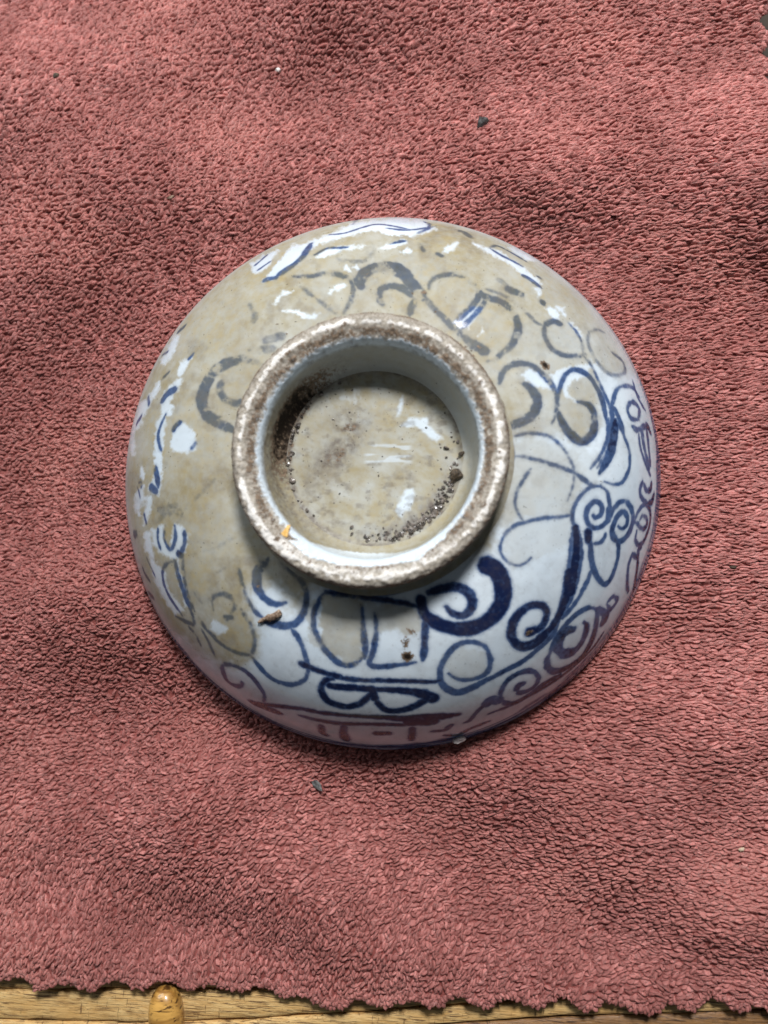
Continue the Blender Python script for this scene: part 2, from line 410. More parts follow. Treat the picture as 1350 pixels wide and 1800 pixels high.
S('H', (9, 6, 6), .88, (1030,840),(1080,860),(1150,890),(1250,920),(1350,940))
#  bottom
S('G', (10, 9, 7, 7), .82, (60,95),(160,105),(300,120),(420,140),(560,160),(680,180),(790,210))
S('G', (7, 7, 9, 8), .6, (40,110),(-10,190),(-40,280),(-35,380),(10,480),(70,570),(140,640),(220,675),(290,660),(350,610))
S('G', (6, 7, 10, 9), .62, (340,200),(350,330),(360,450),(368,560),(362,620))
S('G', (5, 8, 8, 7, 6), .66, (440,260),(455,350),(450,470),(430,570),(400,650),(430,680),(520,685),(640,670),(770,650))
S('G', (10, 10), .7, (845,310),(840,450),(835,560),(825,630))
S('G', (9, 10, 13, 14, 14, 13), .82, (1010,210),(1040,245),(1090,275),(1150,275),(1205,230),(1215,165),(1190,105),(1130,65),(1050,55),(950,75),(870,100))
S('G', (14, 17, 20, 21, 23, 26, 27), .97, (810,150),(830,250),(900,320),(1000,365),(1110,385),(1230,375),(1340,320),(1425,230),(1460,120),(1450,10),(1400,-80),(1330,-120))
S('G', (6, 6), .82, (-10,720),(60,740),(160,770),(320,790),(500,795),(700,800),(900,805),(970,790))
S('G', (6, 7, 8, 11, 8), .57, (1030,740),(1090,780),(1180,790),(1270,770),(1340,720),(1360,630),(1330,540),(1260,500),(1180,490),(1090,520),(1020,590),(970,680),(960,770),(990,840),(1060,885),(1130,885),(1220,850),(1330,790),(1430,740))
S('F', (7, 6, 7), .64, (0,790),(100,730),(200,680),(300,620),(380,550),(450,490),(510,420),(550,330))
S('G', (8, 8, 8), .88, (110,780),(60,790),(25,840),(30,900),(80,960),(160,990),(240,1000),(320,980),(390,930),(430,870))
S('G', (9, 9, 6, 9, 16), .95, (90,835),(160,845),(240,850),(330,855),(430,865),(560,870),(700,880),(820,900),(900,935))
S('G', (8, 8, 10), .88, (450,930),(480,990),(550,1035),(640,1035),(740,1010),(830,960),(880,930))
S('G', (11, 12), .92, (425,860),(445,940))
S('G', (5, 5, 8, 14, 9), .88, (0,1050),(150,1065),(350,1080),(550,1090),(700,1100),(850,1090),(1000,1080),(1110,1065))
S('G', (5, 6), .84, (0,1110),(150,1135),(350,1140),(550,1145),(720,1150))
S('G', (18, 16), .86, (720,1120),(920,1120))
S('G', (10, 9), .65, (200,1150),(200,1210),(215,1270))
S('G', (10, 10), .65, (740,1170),(735,1270))
S('G', (9, 9), .75, (450,1215),(560,1215))
S('G', (8, 8), .65, (20,1150),(30,1200),(60,1230))
S('G', (5, 5), .62, (1340,970),(1260,1040),(1200,1110),(1160,1130))
S('G', (6, 6), .55, (900,1200),(1000,1190),(1050,1150),(1010,1170))
S('G', (5, 5), .55, (1000,1230),(1100,1230),(1200,1180),(1350,1120))
S('F', (13, 12, 9, 9), .9, (630,-60),(610,130),(570,240),(530,320),(470,400),(400,450))
S('F', (6, 6), .55, (600,0),(585,120),(560,220))
S('F', (7, 6), .62, (690,-10),(660,100),(620,220))
S('F', (6, 6), .55, (770,0),(720,120),(650,220),(580,300))
S('F', (11, 9, 11, 13, 14, 12, 9), .82, (320,415),(390,390),(440,330),(455,260),(430,210),(370,195),(290,220),(220,280),(180,370),(180,450),(220,510),(290,525),(380,490),(450,430),(500,370))
S('F', (11, 11), .97, (318,412),(350,400))
S('F', (10, 14, 13, 8, 9), .72, (670,390),(600,410),(550,470),(545,540),(590,580),(660,570),(720,510),(760,430),(770,360),(750,330))
S('F', (6, 7), .62, (480,590),(520,470),(600,360),(690,270),(780,220),(850,230))
S('F', (7, 9, 9, 9), .62, (850,230),(850,330),(810,480),(740,600),(640,680),(540,720),(470,700),(460,630),(480,580))
S('F', (14, 12), .55, (850,230),(920,270),(900,340))
S('F', (9, 6, 7, 7, 7), .68, (220,860),(240,890),(300,880),(360,840),(390,780),(360,730),(290,720),(210,750),(140,800),(100,870),(90,940))
S('F', (8, 8), .7, (215,870),(235,835),(275,820))
S('F', (8, 8), .58, (90,940),(150,980),(230,960),(330,900),(420,830),(560,750))
S('F', (14, 14), .55, (-20,985),(20,950),(90,960))
S('F', (5, 5), .55, (0,1060),(200,980),(400,870),(600,740),(800,560),(900,420))
S('F', (6, 6), .52, (940,170),(980,130),(1010,160),(960,230),(930,190))

# ------------------------------------------------------------------ dirt film: polygons in photo pixels, laid on the clay surface they were traced from
def poly_sd(q, poly):
    poly = np.asarray(poly, float); lo = poly.min(0) - 14; hi = poly.max(0) + 14
    out = np.full(len(q), -99.0); idx = np.where(((q >= lo) & (q <= hi)).all(1))[0]
    if len(idx) == 0: return out
    p = q[idx]; d2 = np.full(len(p), 1e9); inside = np.zeros(len(p), bool)
    for a, b in zip(poly, np.roll(poly, -1, 0)):
        e = b - a; w_ = p - a; t = np.clip((w_ @ e) / max(e @ e, 1e-9), 0, 1)
        d2 = np.minimum(d2, ((w_ - t[:, None] * e) ** 2).sum(1))
        c = (a[1] > p[:, 1]) != (b[1] > p[:, 1])
        with np.errstate(divide='ignore', invalid='ignore'):
            xi = a[0] + (p[:, 1] - a[1]) / (b[1] - a[1]) * (b[0] - a[0])
        inside ^= c & (p[:, 0] < xi)
    out[idx] = np.where(inside, 1, -1) * np.sqrt(d2); return out

FILM = [   # (level, soft px, polygon)
 (1.0, 34, [(300,1112),(322,1122),(355,1152),(393,1168),(420,1168),(447,1158),(455,1118),(442,1085),(433,1045),(445,1030),(462,1035),(485,1033),(500,1045),(508,1068),(528,1076),(538,1050),(548,1030),(700,1010),(860,960),(890,900),(885,780),(905,770),(960,768),(1000,776),(1035,775),(1055,740),(1052,700),(1062,662),(1100,660),(1120,650),(1060,500),(900,380),(700,340),(400,400),(210,560),(180,850),(210,1020),(260,1100)]),
 (0.58, 26, [(880,768),(960,766),(1010,795),(1030,825),(1040,845),(1012,870),(1003,904),(960,910),(918,916),(890,935),(870,930)]),
 (0.30, 16, [(930,770),(1010,780),(1050,800),(1060,850),(1010,880),(1000,960),(900,1000),(880,930)]),
 (0.70, 10, [(572,1048),(600,1046),(633,1052),(640,1100),(640,1155),(612,1168),(585,1150),(562,1122),(558,1085)]),
 (0.60, 12, [(655,1062),(700,1062),(742,1074),(744,1108),(712,1112),(664,1106)]),
 (0.35, 10, [(640,1050),(664,1060),(662,1120),(640,1150)]),
 (0.30, 12, [(780,1150),(815,1135),(850,1145),(858,1180),(830,1198),(795,1195)]),
 (0.45, 8, [(530,1040),(556,1060),(560,1110),(575,1150),(540,1120)]),
 (0.55, 8, [(280,1080),(330,1110),(380,1165),(340,1160)]),
]
CUT = [(f, p) for f, p in (
 ('A', [(470,880),(530,812),(570,830),(640,920),(655,980),(640,1035),(590,1062),(475,1052),(452,1000)]),
 ('A', [(375,350),(470,150),(520,130),(500,210),(440,330),(410,362)]),
 ('A', [(508,440),(525,350),(600,310),(628,285),(560,400),(522,460)]),
 ('A', [(375,700),(372,640),(440,530),(530,465),(542,500),(490,590),(445,670),(472,690),(450,765),(412,775),(400,900),(380,1080),(388,1160),(370,1250),(350,1350),(280,1350),(320,1260),(330,1180),(325,1000),(340,820),(378,760)]),
 ('A', [(300,620),(310,560),(360,498),(368,540),(320,625)]),
 ('A', [(130,1050),(130,930),(160,800),(210,660),(250,640),(280,600),(300,640),(270,720),(230,790),(190,870),(165,880),(155,1080)]),
 ('A', [(205,1250),(208,1160),(235,1180),(240,1280)]),
 ('I', [(330,-20),(388,10),(372,180),(372,300),(350,410),(290,395),(275,340),(328,270)]),
 ('I', [(250,420),(305,395),(300,480),(270,600),(242,640),(238,560),(250,500)]),
 ('I', [(168,400),(240,330),(222,480),(200,560),(165,520)]),
 ('I', [(300,680),(390,640),(400,760),(440,830),(480,640),(540,650),(592,720),(572,850),(480,910),(400,880),(305,800)]),
 ('I', [(238,700),(290,690),(312,900),(250,850)]),
 ('I', [(290,900),(395,1000),(425,1150),(560,1320),(480,1350),(380,1200),(310,1050)]),
 ('I', [(508,900),(522,1000),(605,1290),(560,1290),(500,1000)]),
 ('H', [(308,570),(340,488),(400,520),(452,560),(430,590),(380,612)]),
 ('B', [(190,565),(280,440),(420,280),(540,250),(700,200),(760,165),(900,105),(1080,75),(1350,55),(1350,192),(1200,192),(1070,152),(900,192),(640,265),(560,322),(420,430),(300,522)]),
 ('B', [(95,420),(250,330),(305,310),(240,430),(120,510)]),
 ('B', [(605,372),(700,308),(820,280),(992,275),(980,297),(860,307),(760,332),(690,367)]),
 ('B', [(1105,302),(1200,258),(1325,230),(1332,262),(1180,304)]),
 ('B', [(1280,332),(1340,308),(1360,330),(1300,345)]),
 ('B', [(715,652),(760,588),(855,583),(805,622)]),
 ('B', [(826,470),(850,436),(884,482)]), ('B', [(900,452),(930,426),(944,462)]),
 ('B', [(268,742),(300,690),(360,643),(432,633),(372,662),(322,692),(287,748)]),  # this and the next: highlight streaks, painted as gaps in the film
 ('B', [(343,795),(400,782),(480,798),(570,828),(642,813),(602,853),(550,853),(450,818)]),
 ('C', [(-10,88),(100,68),(300,80),(320,110),(392,145),(330,172),(200,202),(120,195),(-10,187)]),
 ('C', [(108,332),(160,298),(192,322)]), ('C', [(428,342),(470,278),(552,253),(547,292),(480,333)]),
 ('C', [(678,258),(720,263),(900,330),(1100,460),(1224,580),(1200,593),(1080,502),(900,383),(720,293)]),
 ('C', [(940,288),(1050,298),(1200,398),(1100,392)]),
 ('C', [(1158,608),(1230,618),(1202,673)]), ('C', [(1245,780),(1300,768),(1360,830),(1350,862)]),
 ('C', [(530,890),(660,770),(760,770),(640,930),(600,930)]),
 ('C', [(718,992),(760,938),(772,960)]),
 ('D', [(168,900),(230,848),(300,878),(350,930),(402,1012),(330,1002),(230,962)]),
 ('D', [(398,900),(480,848),(600,826),(700,818),(692,902),(560,942),(520,1022),(602,1112),(520,1062),(480,1002),(450,1032),(418,980)]),
 ('D', [(718,778),(800,858),(922,950),(882,1102),(860,1132),(800,1002),(738,880)]),
 ('D', [(348,358),(400,368),(472,460),(420,442)]), ('D', [(438,358),(500,368),(512,432)]),
 ('D', [(540,490),(570,490),(650,590),(640,612)]),
)]

RING_CUT = [  # clean patches inside the foot, in photo pixels
 [(508,950),(540,952),(600,968),(650,973),(700,972),(750,958),(775,932),(785,932),(783,945),(755,966),(735,985),(650,996),(590,992),(540,978)],
 [(707,749),(718,736),(750,734),(753,748),(778,771),(768,777),(742,758),(733,751)],
 [(694,897),(700,884),(715,862),(724,860),(730,873),(722,894),(703,909)],
 [(698,730),(701,710),(707,695),(709,708),(703,728)],
]

def film_at(q):
    nz = fbm(q[:, 0] / 7, q[:, 1] / 7, 3) - 0.5; nb = fbm(q[:, 0] / 30, q[:, 1] / 30, 9) - 0.5
    cov = np.zeros(len(q))
    for lev, soft, poly in FILM:
        d = poly_sd(q, poly) + nz * 18 + nb * 22
        cov = np.maximum(cov, lev * sstep(-soft / 2, soft / 2, d))
    for f, p in CUT:
        d = poly_sd(q, fp(f, p)) + nz * 8 + (fbm(q[:, 0] / 2.6, q[:, 1] / 2.6, 13, 2) - 0.5) * 3.5
        cov = cov * (1 - 0.86 * sstep(-3.6, 2.8, d))
    thick = 0.70 + 0.42 * fbm(q[:, 0] / 60, q[:, 1] / 60, 19, 4)
    thick -= 0.22 * sstep(820, 1000, q[:, 0]) * sstep(450, 560, q[:, 1])
    return cov * np.clip(thick, 0, 1)

# ------------------------------------------------------------------ bowl
def revolve(prof, nseg, wob=0.0, seed=0, closed_end=True):
    prof = np.asarray(prof, float); a = np.linspace(0, 2 * np.pi, nseg, endpoint=False)
    r = prof[:, 0][:, None]; z = prof[:, 1][:, None]
    k = 1 + wob * (np.sin(2 * a + 0.7) * 0.5 + np.sin(3 * a + 2.1) * 0.35 + np.sin(5 * a + seed) * 0.2)[None, :]
    X = r * np.cos(a) * k; Y = r * np.sin(a) * k; Z = np.broadcast_to(z, X.shape)
    V = np.stack([X, Y, Z], -1).reshape(-1, 3)
    i = np.arange(len(prof) - 1)[:, None] * nseg; j = np.arange(nseg)[None, :]; j2 = (j + 1) % nseg
    Q = np.stack([i + j, i + nseg + j, i + nseg + j2, i + j2], -1).reshape(-1, 4)
    return V, Q

def resample(p, n, dens=None):
    p = catmull(p, 0.05); s = np.r_[0, np.cumsum(np.linalg.norm(np.diff(p, axis=0), axis=1))]
    t = np.linspace(0, s[-1], n); return np.stack([np.interp(t, s, p[:, 0]), np.interp(t, s, p[:, 1])], 1)

bowl = tag(empty('bowl', (0, 0, 0)), 'upturned blue and white porcelain bowl with dirty foot ring on pink towel', 'bowl')

outer = np.stack([PR, PZ], 1)
s_ = np.r_[0, np.cumsum(np.linalg.norm(np.diff(outer, axis=0), axis=1))]
tt = np.linspace(0, s_[-1], 225); outer = np.stack([np.interp(tt, s_, outer[:, 0]), np.interp(tt, s_, outer[:, 1])], 1)
inner = np.stack([PR * 0.957, (PZ - 0.9) * 0.79 + 0.9], 1)[::-14]
lip = np.array([(75.05, 0.55), (74.9, 0.2), (74.5, 0.0), (73.6, -0.05), (72.7, 0.15), (72.1, 0.6)])
prof = np.vstack([[(28.6, 36.0)], outer, lip, inner[1:], [(20, 28.6), (8, 28.3), (0.02, 28.2)]])
NS = 1250
V, Q = revolve(prof, NS, 0.0035)
nrow_paint = 1 + len(outer)
vp = V[:nrow_paint * NS]
pig = np.zeros(len(V)); film = np.zeros(len(V))
q = project(vp)
film[:len(vp)] = film_at(q) * (1 - 0.50 * sstep(66.5, 73.5, np.hypot(vp[:, 0], vp[:, 1])))
v2 = (vp ** 2).sum(1)
for pts, wd, dark in ST:
    wd = np.interp(np.linspace(0, 1, 40), np.linspace(0, 1, len(wd)), wd)
    c = catmull(pts, 1.3); u = np.linspace(0, 1, len(c)); wpx = np.interp(u, np.linspace(0, 1, 40), wd)
    wpx = wpx * (1 + 0.18 * (vnoise(u * len(c) / 14, np.full(len(c), len(pts) * 1.7), 5) - 0.5))
    if dark < 0.9:
        wpx = wpx * (0.62 + 0.38 * sstep(0, 0.10, u)) * (0.55 + 0.45 * sstep(1.0, 0.86, u))
    P3 = to_bowl(c); dep = -((P3 - CAM) @ ROT)[:, 2]; wmm = wpx * dep / FPX / 2
    tg = np.gradient(c, axis=0); tg /= np.linalg.norm(tg, axis=1, keepdims=True) + 1e-9; nr = np.stack([-tg[:, 1], tg[:, 0]], 1)
    fs_ = np.linalg.norm(to_bowl(c + nr * 1.5) - to_bowl(c - nr * 1.5), axis=1) / (3 * dep / FPX)
    wmm = wmm * np.clip(fs_, 1, 1.5) * 1.14
    lo = P3.min(0) - 4; hi = P3.max(0) + 4
    idx = np.where(((vp >= lo) & (vp <= hi)).all(1))[0]
    if len(idx) == 0: continue
    best = np.full(len(idx), -9.0)
    for k in range(0, len(idx), 20000):
        ii = idx[k:k + 20000]
        d = np.sqrt(np.maximum(v2[ii][:, None] + (P3 ** 2).sum(1)[None] - 2 * vp[ii] @ P3.T, 0))
        best[k:k + 20000] = (wmm[None] - d).max(1)
    pn = (fbm(q[idx, 0] / 5, q[idx, 1] / 5, 31) - 0.5) * 0.25
    fl = film[idx]; qx, qy = q[idx, 0], q[idx, 1]
    pn += (fbm(qx / 13, qy / 13, 37) - 0.5) * 0.30
    edge = sstep(-0.56 - 0.20 * fl, 0.40 + 0.24 * fl, best + pn)
    pool = (0.66 if dark < 0.75 else 0.84) + (0.70 if dark < 0.75 else 0.45) * fbm(qx / 19, qy / 19, 41, 4)                       # ink pooled and thinned along the stroke
    pool *= 1 - fl * 0.75 * sstep(0.48, 0.72, fbm(qx / 16, qy / 16, 43, 4))    # film thicker in places
    pool *= 1 - 0.14 * sstep(0.45, 0.75, fbm(qx / 4.5, qy / 4.5, 47, 2))
    edge = np.maximum(edge, 0.24 * sstep(-1.25, -0.2, best + pn * 1.6))          # bleed into the glaze
    val = dark * 1.12 * edge * pool * (1 + 0.95 * sstep(16, 7, vp[idx, 2]))
    pig[idx] = np.maximum(pig[idx], np.minimum(val, 1.05))
# thin painted lines round the foot and round the rim
rr = np.hypot(vp[:, 0], vp[:, 1]); aa = np.arctan2(vp[:, 1], vp[:, 0])
wv = fbm(np.cos(aa) * 4 + 20, np.sin(aa) * 4 + 20, 77) - 0.5
footline = sstep(1.5, 0.4, np.abs(rr - 31.7 - wv * 1.2)) * (0.2 + 0.70 * sstep(-2.6, -2.0, aa) * sstep(0.5, -0.1, aa))  # foot line, heavier at the bottom to hold the ring's shade as well
rim1 = sstep(0.55, 0.2, np.abs(vp[:, 2] - 3.6 - wv * 0.8)) * 0.5; rim2 = sstep(0.5, 0.2, np.abs(vp[:, 2] - 5.6 - wv)) * 0.42
wash_ = sstep(8.0, 4.5, vp[:, 2] + (fbm(aa * 5, rr * 0, 79) - 0.5) * 5) * sstep(-2.75, -2.3, aa) * sstep(0.55, 0.1, aa)
wash_ *= 0.30 + 0.45 * sstep(0.35, 0.7, fbm(aa * 9 + 30, vp[:, 2] * 0.9, 83, 3))
pig[:len(vp)] = np.maximum.reduce([pig[:len(vp)], footline, rim1, rim2, wash_])
# mould and soil stains on the wall
dirt = np.zeros(len(V)); dv = dirt[:len(vp)]
def spot(cx, cy, rx, ry, ang, lev):
    x, y = q[:, 0] - cx, q[:, 1] - cy; ca, sa = math.cos(ang), math.sin(ang)
    r2 = ((x * ca + y * sa) / rx) ** 2 + ((-x * sa + y * ca) / ry) ** 2
    np.maximum(dv, lev * np.exp(-r2), out=dv)
for s in ((716,1154,14,11,0,1.0),(713,1131,8,19,.2,.72),(724,1110,17,7,.5,.62),(706,1127,3,3,0,.7),(958,642,13,7,.8,1.0),(972,655,10,8,0,.35),
          (745,514,8,5,.3,.7),(725,516,5,3,.5,.7),(765,548,4,3,.5,.8),(842,610,6,4,.4,.6),(828,617,4,3,.5,.8),(832,625,4,3,.3,.7),(818,610,4,3,.3,.7),
          (455,1031,7,5,0,.65),(920,944,10,3,-.8,.45),(645,482,8,3,-.2,.5),(488,570,5,3,.2,.7),(504,586,4,3,.4,.7),(930,1112,9,5,-.5,.85),(780,990,4,8,0,.0),
          (1056,847,5,4,0,.6),(432,991,3,5,.3,.4),(405,1093,4,4,0,.4),(425,1070,3,3,0,.6)):
    spot(*s)
smear = np.zeros(len(V)); sn = fbm(q[:, 0] / 34, q[:, 1] / 34, 171, 4)
smear[:len(vp)] = film[:len(vp)] * 0.42 * sstep(0.50, 0.74, sn) + 0.30 * sstep(34.5, 31.5, np.hypot(vp[:, 0], vp[:, 1])) * sstep(0.35, 0.6, sn)
smear[:len(vp)] = np.maximum(smear[:len(vp)], 0.10 * sstep(0.55, 0.7, fbm(q[:, 0] / 9, q[:, 1] / 9, 181)) + 0.16 * sstep(0.42, 0.70, fbm(q[:, 0] / 46, q[:, 1] / 46, 185, 4)))
spk = np.zeros(len(V)); spk[:len(vp)] = 0.35 + 0.5 * film[:len(vp)]
body = mesh_np('body', V, Q, mat=M_PORC, parent=bowl, attrs=dict(pig=pig, film=film, dirt=dirt, bare=np.zeros(len(V)), speck=spk, smear=smear, chalk_glint=np.zeros(len(V))))

# foot ring and recessed base
RP = [(35.0,34.9),(33.0,35.95),(31.7,36.7),(31.2,37.7),(31.0,39.6),(31.1,42),(31.3,44),(31.4,45.2),(31.1,46.1),(30.4,46.75),(29.5,47.0),(28.5,46.95),(27.4,46.6),(26.2,46.1),(25.4,45.4),(24.9,44.3),(24.6,42.5),(24.2,39.5),(23.8,37),(23.4,35.3),(22.9,34.2),(22.2,33.3),(21.3,32.7)]
rp = resample(RP, 120); NF = 700
V, Q = revolve(rp, NF, 0.004, 1.3)
a = np.arctan2(V[:, 1], V[:, 0]); sidx = np.repeat(np.arange(120), NF); rz = V[:, 2]; rrr = np.hypot(V[:, 0], V[:, 1])
def ring_noise(k, seed, f, n=4):                          # seamless round the ring
    R_ = k + sidx * 0.30 * f; return fbm(np.cos(a) * R_ + 150, np.sin(a) * R_ + 150, seed, n) - 0.5
nA = ring_noise(9, 5, 0.9); nB = ring_noise(30, 15, 1.6); nD = ring_noise(40, 29, 1.3)
V[:, :2] *= (1 + nA * 0.006 + nB * 0.004)[:, None]; V[:, 2] += np.where(rz > 44.5, nA * 0.8 + nB * 0.5, 0)
q = project(V)
top = sidx / 119.0
u_peak = np.argmax(rp[:, 1]) / 119.0
sd = top - u_peak                                        # <0 outside, >0 inside
bare = sstep(-0.17, -0.10, sd + nB * 0.04) * sstep(0.14, 0.09, sd + nA * 0.08 + nB * 0.06)
_s = np.sin(a); botm = sstep(-0.35, -0.85, _s); rgt = sstep(0.1, 0.7, np.cos(a)) * sstep(0.7, -0.2, _s)
nC = ring_noise(2.6, 25, 0.02, 3); nD = ring_noise(14, 27, 0.6)
chalk_glint = np.maximum.reduce([np.exp(-((sd - 0.002 + nC * 0.05 + nD * 0.03) / (0.020 + 0.016 * sstep(-.1, .2, nC))) ** 2) * (0.66 + nA * 0.9 + nD * 1.3 + nC * 0.6), np.exp(-((sd - 0.125 + nA * 0.03) / 0.017) ** 2) * rgt * (0.8 + nA),  # pale crest and inner right line paint highlights over the chalky clay
                           sstep(-0.01, 0.01, sd) * botm * (0.46 + nA * 0.9), 0.10 + nA * 0.5])
smear_r = np.clip(np.exp(-((sd - 0.066) / 0.046) ** 2) * (0.44 + nA * 0.9 + nD * 1.2 - nC) * (1 - 0.6 * botm) + np.exp(-((sd + 0.075) / 0.045) ** 2) * (0.62 + nA * 0.9) + sstep(-0.10, -0.2, sd) * (0.42 + nA * 0.8), 0, 0.9)
low = sstep(0.3, -0.2, np.sin(a))                         # lower side of the ring is whiter
sa_ = np.sin(a)
din = np.exp(-((sd - 0.078) / 0.045) ** 2) * (0.66 - 0.16 * np.clip(-sa_, 0, 1) + nA * 0.9 + nB * 0.3)
dout = np.exp(-((sd + 0.075) / 0.04) ** 2) * (0.58 + nA * 0.9 + nB * 0.3)
dtop = np.exp(-((sd - 0.03) / 0.05) ** 2) * (0.26 + nA * 0.9 + nD * 0.9)
grime_shade_l = sstep(0.16, 0.36, sd)
dirt = np.clip(np.maximum.reduce([din, dout, dtop]), 0, 0.66)
ang_left = np.exp(-(((np.mod(a - 2.72 + np.pi, 2 * np.pi)) - np.pi) / 0.75) ** 2)  # left inner wall: grime, with the recess shade deepened into its colour
_lw = np.exp(-(((np.mod(a - 3.2 + np.pi, 2 * np.pi)) - np.pi) / 1.0) ** 2)
smear_r = np.maximum(smear_r, ang_left * grime_shade_l * (0.85 + nA))
smear_r = np.maximum(smear_r, _lw * sstep(0.14, 0.2, sd) * (0.55 + nA * 1.3 + nD * 0.9))
smear_r = np.maximum(smear_r, sstep(0.14, 0.18, sd) * sstep(0.30, 0.2, sd) * (0.22 + nA * 1.2 + nD))
dirt = np.maximum(dirt, ang_left * sstep(0.22, 0.42, sd) * (0.98 + nA * 0.9))
inside = sstep(0.18, 0.24, sd)
film_shade_r = np.where(sd < 0, 0.9, inside * (0.66 + 0.3 * sstep(0.55, -0.25, np.sin(a + 0.35))))  # lower inner wall is filmed; on the upper wall film tone paints shade
for p in RING_CUT:
    film_shade_r = film_shade_r * (1 - sstep(-1.5, 1.5, poly_sd(q, p) + nB * 5))
    smear_r = smear_r * (1 - sstep(-1.5, 1.5, poly_sd(q, p) + nB * 5)); bare = bare * (1 - sstep(-1.5, 1.5, poly_sd(q, p) + nB * 5)); dirt = dirt * (1 - 0.9 * sstep(-1.5, 1.5, poly_sd(q, p) + nB * 4))
foot = mesh_np('foot_ring', V, Q, mat=M_PORC, parent=bowl, attrs=dict(pig=np.zeros(len(V)), film=film_shade_r, dirt=dirt, bare=bare, speck=np.full(len(V), 0.7), chalk_glint=np.clip(chalk_glint, 0, 1), smear=np.clip(smear_r, 0, 1)))
tag(foot, 'worn unglazed foot ring, chalky white with brown dirt')

bp = resample([(21.3,32.7),(20.2,32.35),(18,32.15),(12,32.05),(6,32.0),(0.05,32.0)], 90)
V, Q = revolve(bp, NF, 0.004, 1.3); q = project(V); a = np.arctan2(V[:, 1], V[:, 0]); rrr = np.hypot(V[:, 0], V[:, 1])
nA = fbm(q[:, 0] / 9, q[:, 1] / 9, 51, 4) - 0.5; nB = fbm(q[:, 0] / 25, q[:, 1] / 25, 61) - 0.5
film_b = 0.62 + 0.5 * fbm((q[:, 0] + q[:, 1] * 0.6) / 40, (q[:, 1] - q[:, 0] * 0.6) / 22, 191, 4); film_b = np.clip(film_b, 0, 0.97)
for p in RING_CUT:
    film_b = film_b * (1 - 0.85 * sstep(-4, 3.5, poly_sd(q, p) + nA * 9))
hat = sstep(6, -6, np.abs(q[:, 0] - 682) - 40) * sstep(5, -8, np.abs(q[:, 1] - 797) - 20)
lines = sstep(0.56, 0.70, vnoise((q[:, 0] - q[:, 1] * 0.05) / 26, (q[:, 1] + q[:, 0] * 0.03) / 4.2, 71))
film_b *= 1 - 0.5 * hat * lines
film_b *= 1 - 0.35 * sstep(0.55, 0.75, fbm(q[:, 0] / 14, q[:, 1] / 14, 81)) * sstep(60, 20, np.hypot(q[:, 0] - 620, q[:, 1] - 700))
dustarc = np.exp(-((rrr - 18.3) / 2.2) ** 2) * np.exp(-(((np.mod(a + 0.95 + np.pi, 2 * np.pi)) - np.pi) / 0.75) ** 2)
film_b *= 1 - 0.40 * dustarc * sstep(-0.2, 0.2, nA)
_al = np.exp(-(((np.mod(a - 2.9 + np.pi, 2 * np.pi)) - np.pi) / 0.9) ** 2)
smear_b = np.maximum.reduce([0.75 * np.exp(-((q[:, 0] - 598 + (q[:, 1] - 790) * 0.75) / 30) ** 2 - ((q[:, 1] - 800) / 48) ** 2) * (0.85 + nA * 1.5),
    0.5 * np.exp(-((q[:, 0] - 615) / 34) ** 2 - ((q[:, 1] - 745) / 26) ** 2) * (0.8 + nA * 2), 0.65 * dustarc * (0.8 + nA * 1.5),
    sstep(19.3, 21.2, rrr) * (0.40 + nA + 0.35 * _al), 0.30 * sstep(0.52, 0.75, fbm(q[:, 0] / 18, q[:, 1] / 12, 195, 4)) + 0 * a])
dirt = np.zeros(len(V))
dirt = np.maximum(dirt, 0.64 * np.exp(-((q[:, 0] - 600 + (q[:, 1] - 790) * 0.75) / 22) ** 2 - ((q[:, 1] - 800) / 38) ** 2) * (0.75 + nA * 2.0))
dirt = np.maximum(dirt, 0.60 * np.exp(-((q[:, 0] - 612) / 22) ** 2 - ((q[:, 1] - 750) / 16) ** 2) * (0.8 + nA * 2))
dirt = np.maximum(dirt, np.exp(-((rrr - 19.9) / 1.2) ** 2) * np.exp(-(((np.mod(a + 0.95 + np.pi, 2 * np.pi)) - np.pi) / 0.6) ** 2) * (0.6 + nA * 1.2))
dirt = np.maximum(dirt, np.exp(-((rrr - 20.6) / 0.9) ** 2) * np.exp(-(((np.mod(a - 2.9 + np.pi, 2 * np.pi)) - np.pi) / 0.8) ** 2) * (0.55 + nA))
base = mesh_np('foot_base', V, Q, mat=M_PORC, parent=bowl, attrs=dict(pig=np.zeros(len(V)), film=film_b, dirt=np.clip(dirt, 0, 1), bare=np.zeros(len(V)), speck=np.full(len(V), 1.0), chalk_glint=np.zeros(len(V)), smear=np.clip(smear_b * 1.9, 0, 0.95)))

